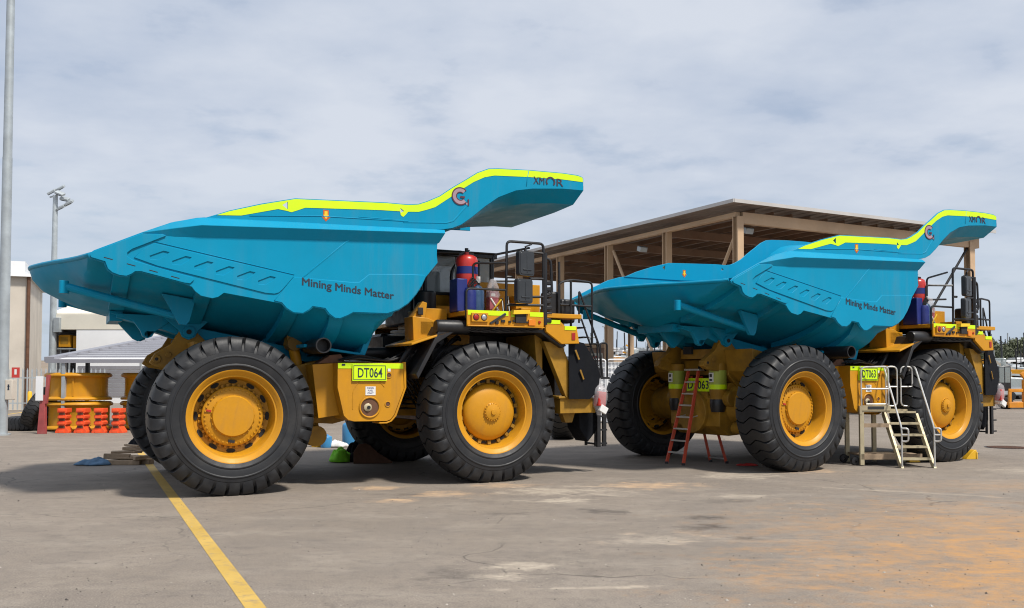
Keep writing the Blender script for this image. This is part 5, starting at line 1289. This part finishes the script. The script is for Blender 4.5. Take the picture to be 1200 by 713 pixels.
# orange machine close to the right edge
om = thing('orange_machine','low orange steel machine frame with a dark cab at the right edge of the yard','machine',(34.9,67.3,0),R(4))
b=MB(); b.span((-1.1,-0.9,0.10),(3.2,-0.7,0.52)); b.span((-1.1,-0.9,1.22),(3.2,-0.75,1.46)); b.span((-0.02,-0.95,0.10),(0.34,-0.65,2.1)); b.span((-1.1,-0.9,0.5),(-0.9,-0.7,1.3)); b.span((1.9,-0.9,0.5),(2.1,-0.7,1.3)); b.prism([(0.1,2.1),(-0.2,2.5),(0.0,2.7),(0.5,2.3),(1.2,2.2),(1.3,2.0),(0.3,1.9)],-0.9,-0.7); b.span((-1.1,-0.7,0.3),(3.2,1.2,0.5)); b.box((0.9,-0.8,0.85),(1.1,0.08,0.1),rot=(0,R(32),0)); b.build('frame','orange',om,bevel=0.03)
b=MB(); b.span((-1.25,0.2,1.3),(-0.25,1.2,3.1)); b.build('cab','plastic',om,bevel=0.06)
b=MB(); b.span((-1.15,0.18,1.9),(-0.80,0.2,3.0)); b.span((-0.72,0.18,1.9),(-0.35,0.2,3.0)); b.build('cab_window','glass',om,smooth=0)
for wx in (-0.5,2.4):
    b=MB(); b.lathe([(0.001,0.2),(0.25,0.2),(0.42,0.25),(0.42,0.95),(0.001,1.0)],18,'y',(wx,0,0.42)); b.build('wheel','tyre',om)
# far yard clutter that reads as one mass
rq = random.Random(23); yc = MB()
def clutter(x0, x1, y0, y1, n):
    for k in range(n):
        Y = rq.uniform(y0,y1); x = rq.uniform(x0,x1)*Y; z = hz_(x,Y)-0.2; t = rq.random(); an = rq.uniform(-0.4,0.4); mi = rq.choice((0,0,1,1,2,3,4,5,6))
        if t < 0.30: yc.tube([(x,Y,z),(x+rq.uniform(-.3,.3),Y,z+rq.uniform(2.5,7))],rq.uniform(0.06,0.14),5,m=rq.choice((2,3,6)))
        elif t < 0.55:
            w_,h_=rq.uniform(1.2,4),rq.uniform(0.8,2.6); yc.box((x,Y,z+h_/2),(w_,1.8,h_),rot=(0,0,an),m=mi)
        elif t < 0.75:
            w_=rq.uniform(1.5,4); yc.box((x,Y,z+0.9),(w_,1.6,1.0),rot=(0,0,an),m=mi); yc.box((x+rq.uniform(-.6,.6),Y,z+2.0),(1.1,1.3,1.3),rot=(0,0,an),m=rq.choice((3,6,1))); yc.box((x,Y-0.6,z+0.35),(w_*1.1,0.5,0.7),rot=(0,0,an),m=3)
        elif t < 0.88: yc.box((x,Y,z+rq.uniform(1.5,3.5)),(rq.uniform(2,5),0.25,0.3),rot=(0,rq.uniform(-0.7,0.7),an),m=rq.choice((0,1,2)))
        else: yc.box((x,Y,z+rq.uniform(2.2,3.2)),(rq.uniform(4,9),3,0.25),rot=(0,rq.uniform(-0.06,0.06),an),m=rq.choice((1,2)))
clutter(0.055,0.20,150,245,230); clutter(0.487,0.58,118,200,170); clutter(0.487,0.56,92,112,0)
yo = yc.build('yard_clutter',['yellow','wall_white','galv','black','rust','tan_steel','plastic'],smooth=0); yo['kind'] = 'stuff'

def lamp_post(x,Y,h,lab):
    r=thing('lamp_post',lab,'lamp post',(x,Y,0)); b=MB(); b.tube([(0,0,0),(0,0,h)],[0.12,0.07],8); b.build('shaft','galv',r); b=MB(); b.box((0.2,0,h),(0.9,0.35,0.14)); b.build('lamp_head','galv',r,bevel=0.03)
lamp_post(6.36,106.2,6.9,'slim grey lamp post seen through the left truck stair rails'); lamp_post(7.84,103.8,8.0,'slim grey lamp post left of the tan shed columns, under the right truck tail')

def tree(x,Y,h,r,seed,lab):
    rn=random.Random(seed); z0=hz_(x,Y); root=thing('gum_tree',lab,'tree',(x,Y,z0-2.4),rn.uniform(0,6),group='trees beyond the far yard')
    b=MB(); b.tube([(0,0,0),(0.1,0,h*0.3),(0.25,0.1,h*0.55)],[0.35,0.26,0.16],8)
    for k in range(7):
        an=rn.uniform(0,6.28); b.tube([(0.1,0,h*0.28+0.03*h*k),(r*0.4*math.cos(an),r*0.4*math.sin(an),h*0.5+0.04*h*k),(r*0.75*math.cos(an),r*0.75*math.sin(an),h*0.6+0.05*h*k)],[0.14,0.09,0.04],6)
    b.build('trunk','bark',root)
    cl=[]
    for k in range(34):
        an=rn.uniform(0,6.28); el_=rn.uniform(-0.5,1.3); q=r*rn.uniform(0.45,1.0)
        cl.append((q*math.cos(an)*math.cos(el_*0.8),q*math.sin(an)*math.cos(el_*0.8),h*0.58+h*0.38*math.sin(el_)*rn.uniform(0.7,1.05),rn.uniform(0.5,1.1)*r*0.3))
    vs=[];fs=[]
    b=MB()
    for (cx,cy,cz,cr) in cl:
        for k in range(110):
            d=Vector((rn.gauss(0,1),rn.gauss(0,1),rn.gauss(0,0.8))); d=d.normalized()*cr*rn.uniform(0.35,1.05)
            p=Vector((cx,cy,cz))+d; t1=Vector((rn.gauss(0,1),rn.gauss(0,1),rn.gauss(0,1))).normalized(); t2=t1.orthogonal().normalized(); l=rn.uniform(0.16,0.34)
            b._add([p-t1*l,p-t2*l*0.45,p+t1*l,p+t2*l*0.45],[(0,1,2,3)])
    b.build('crown','leaf_a',root,smooth=0,recalc=False)
for i,(tx,Y,h,r,lb) in enumerate(((71.31,151.0,9.5,3.6,'grey green gum tree behind the right truck handrails'),(75.54,155.8,9.0,3.6,'rounded gum tree just right of the right truck handrails'),(82.25,165.2,7.5,3.2,'low gum tree beside the rounded one, right of the truck'),(84.66,162.8,8.0,3.2,'gum tree at the right edge behind the silver van'),(84.24,158.1,8.8,3.6,'gum tree cut by the right edge of the photo'))):
    tree(tx,Y,h,r,40+i,lb)

# ------------------------------------------------------------------ camera
cd = bpy.data.cameras.new('camera'); co = bpy.data.objects.new('camera', cd); COL.objects.link(co)
co.location=(0,0,2.2221); co.rotation_euler=(R(90+2.0634),0,0)
cd.sensor_width=36; cd.lens=36*1087.874/1200
py = 443.366-1087.874*math.tan(R(2.0634))
cd.shift_y=(py-356.5)/1200; cd.shift_x=-(626.393-600)/1200
cd.clip_end=3000; cd.clip_start=0.05
SC.camera=co
vs_=SC.view_settings; vs_.view_transform='Standard'; vs_.look='None'; vs_.exposure=0.4; vs_.gamma=1.0; vs_.use_curve_mapping=False
SC.render.resolution_x=1024; SC.render.resolution_y=608
SC.cycles.filter_width=1.1; SC.cycles.max_bounces=6; SC.cycles.diffuse_bounces=1
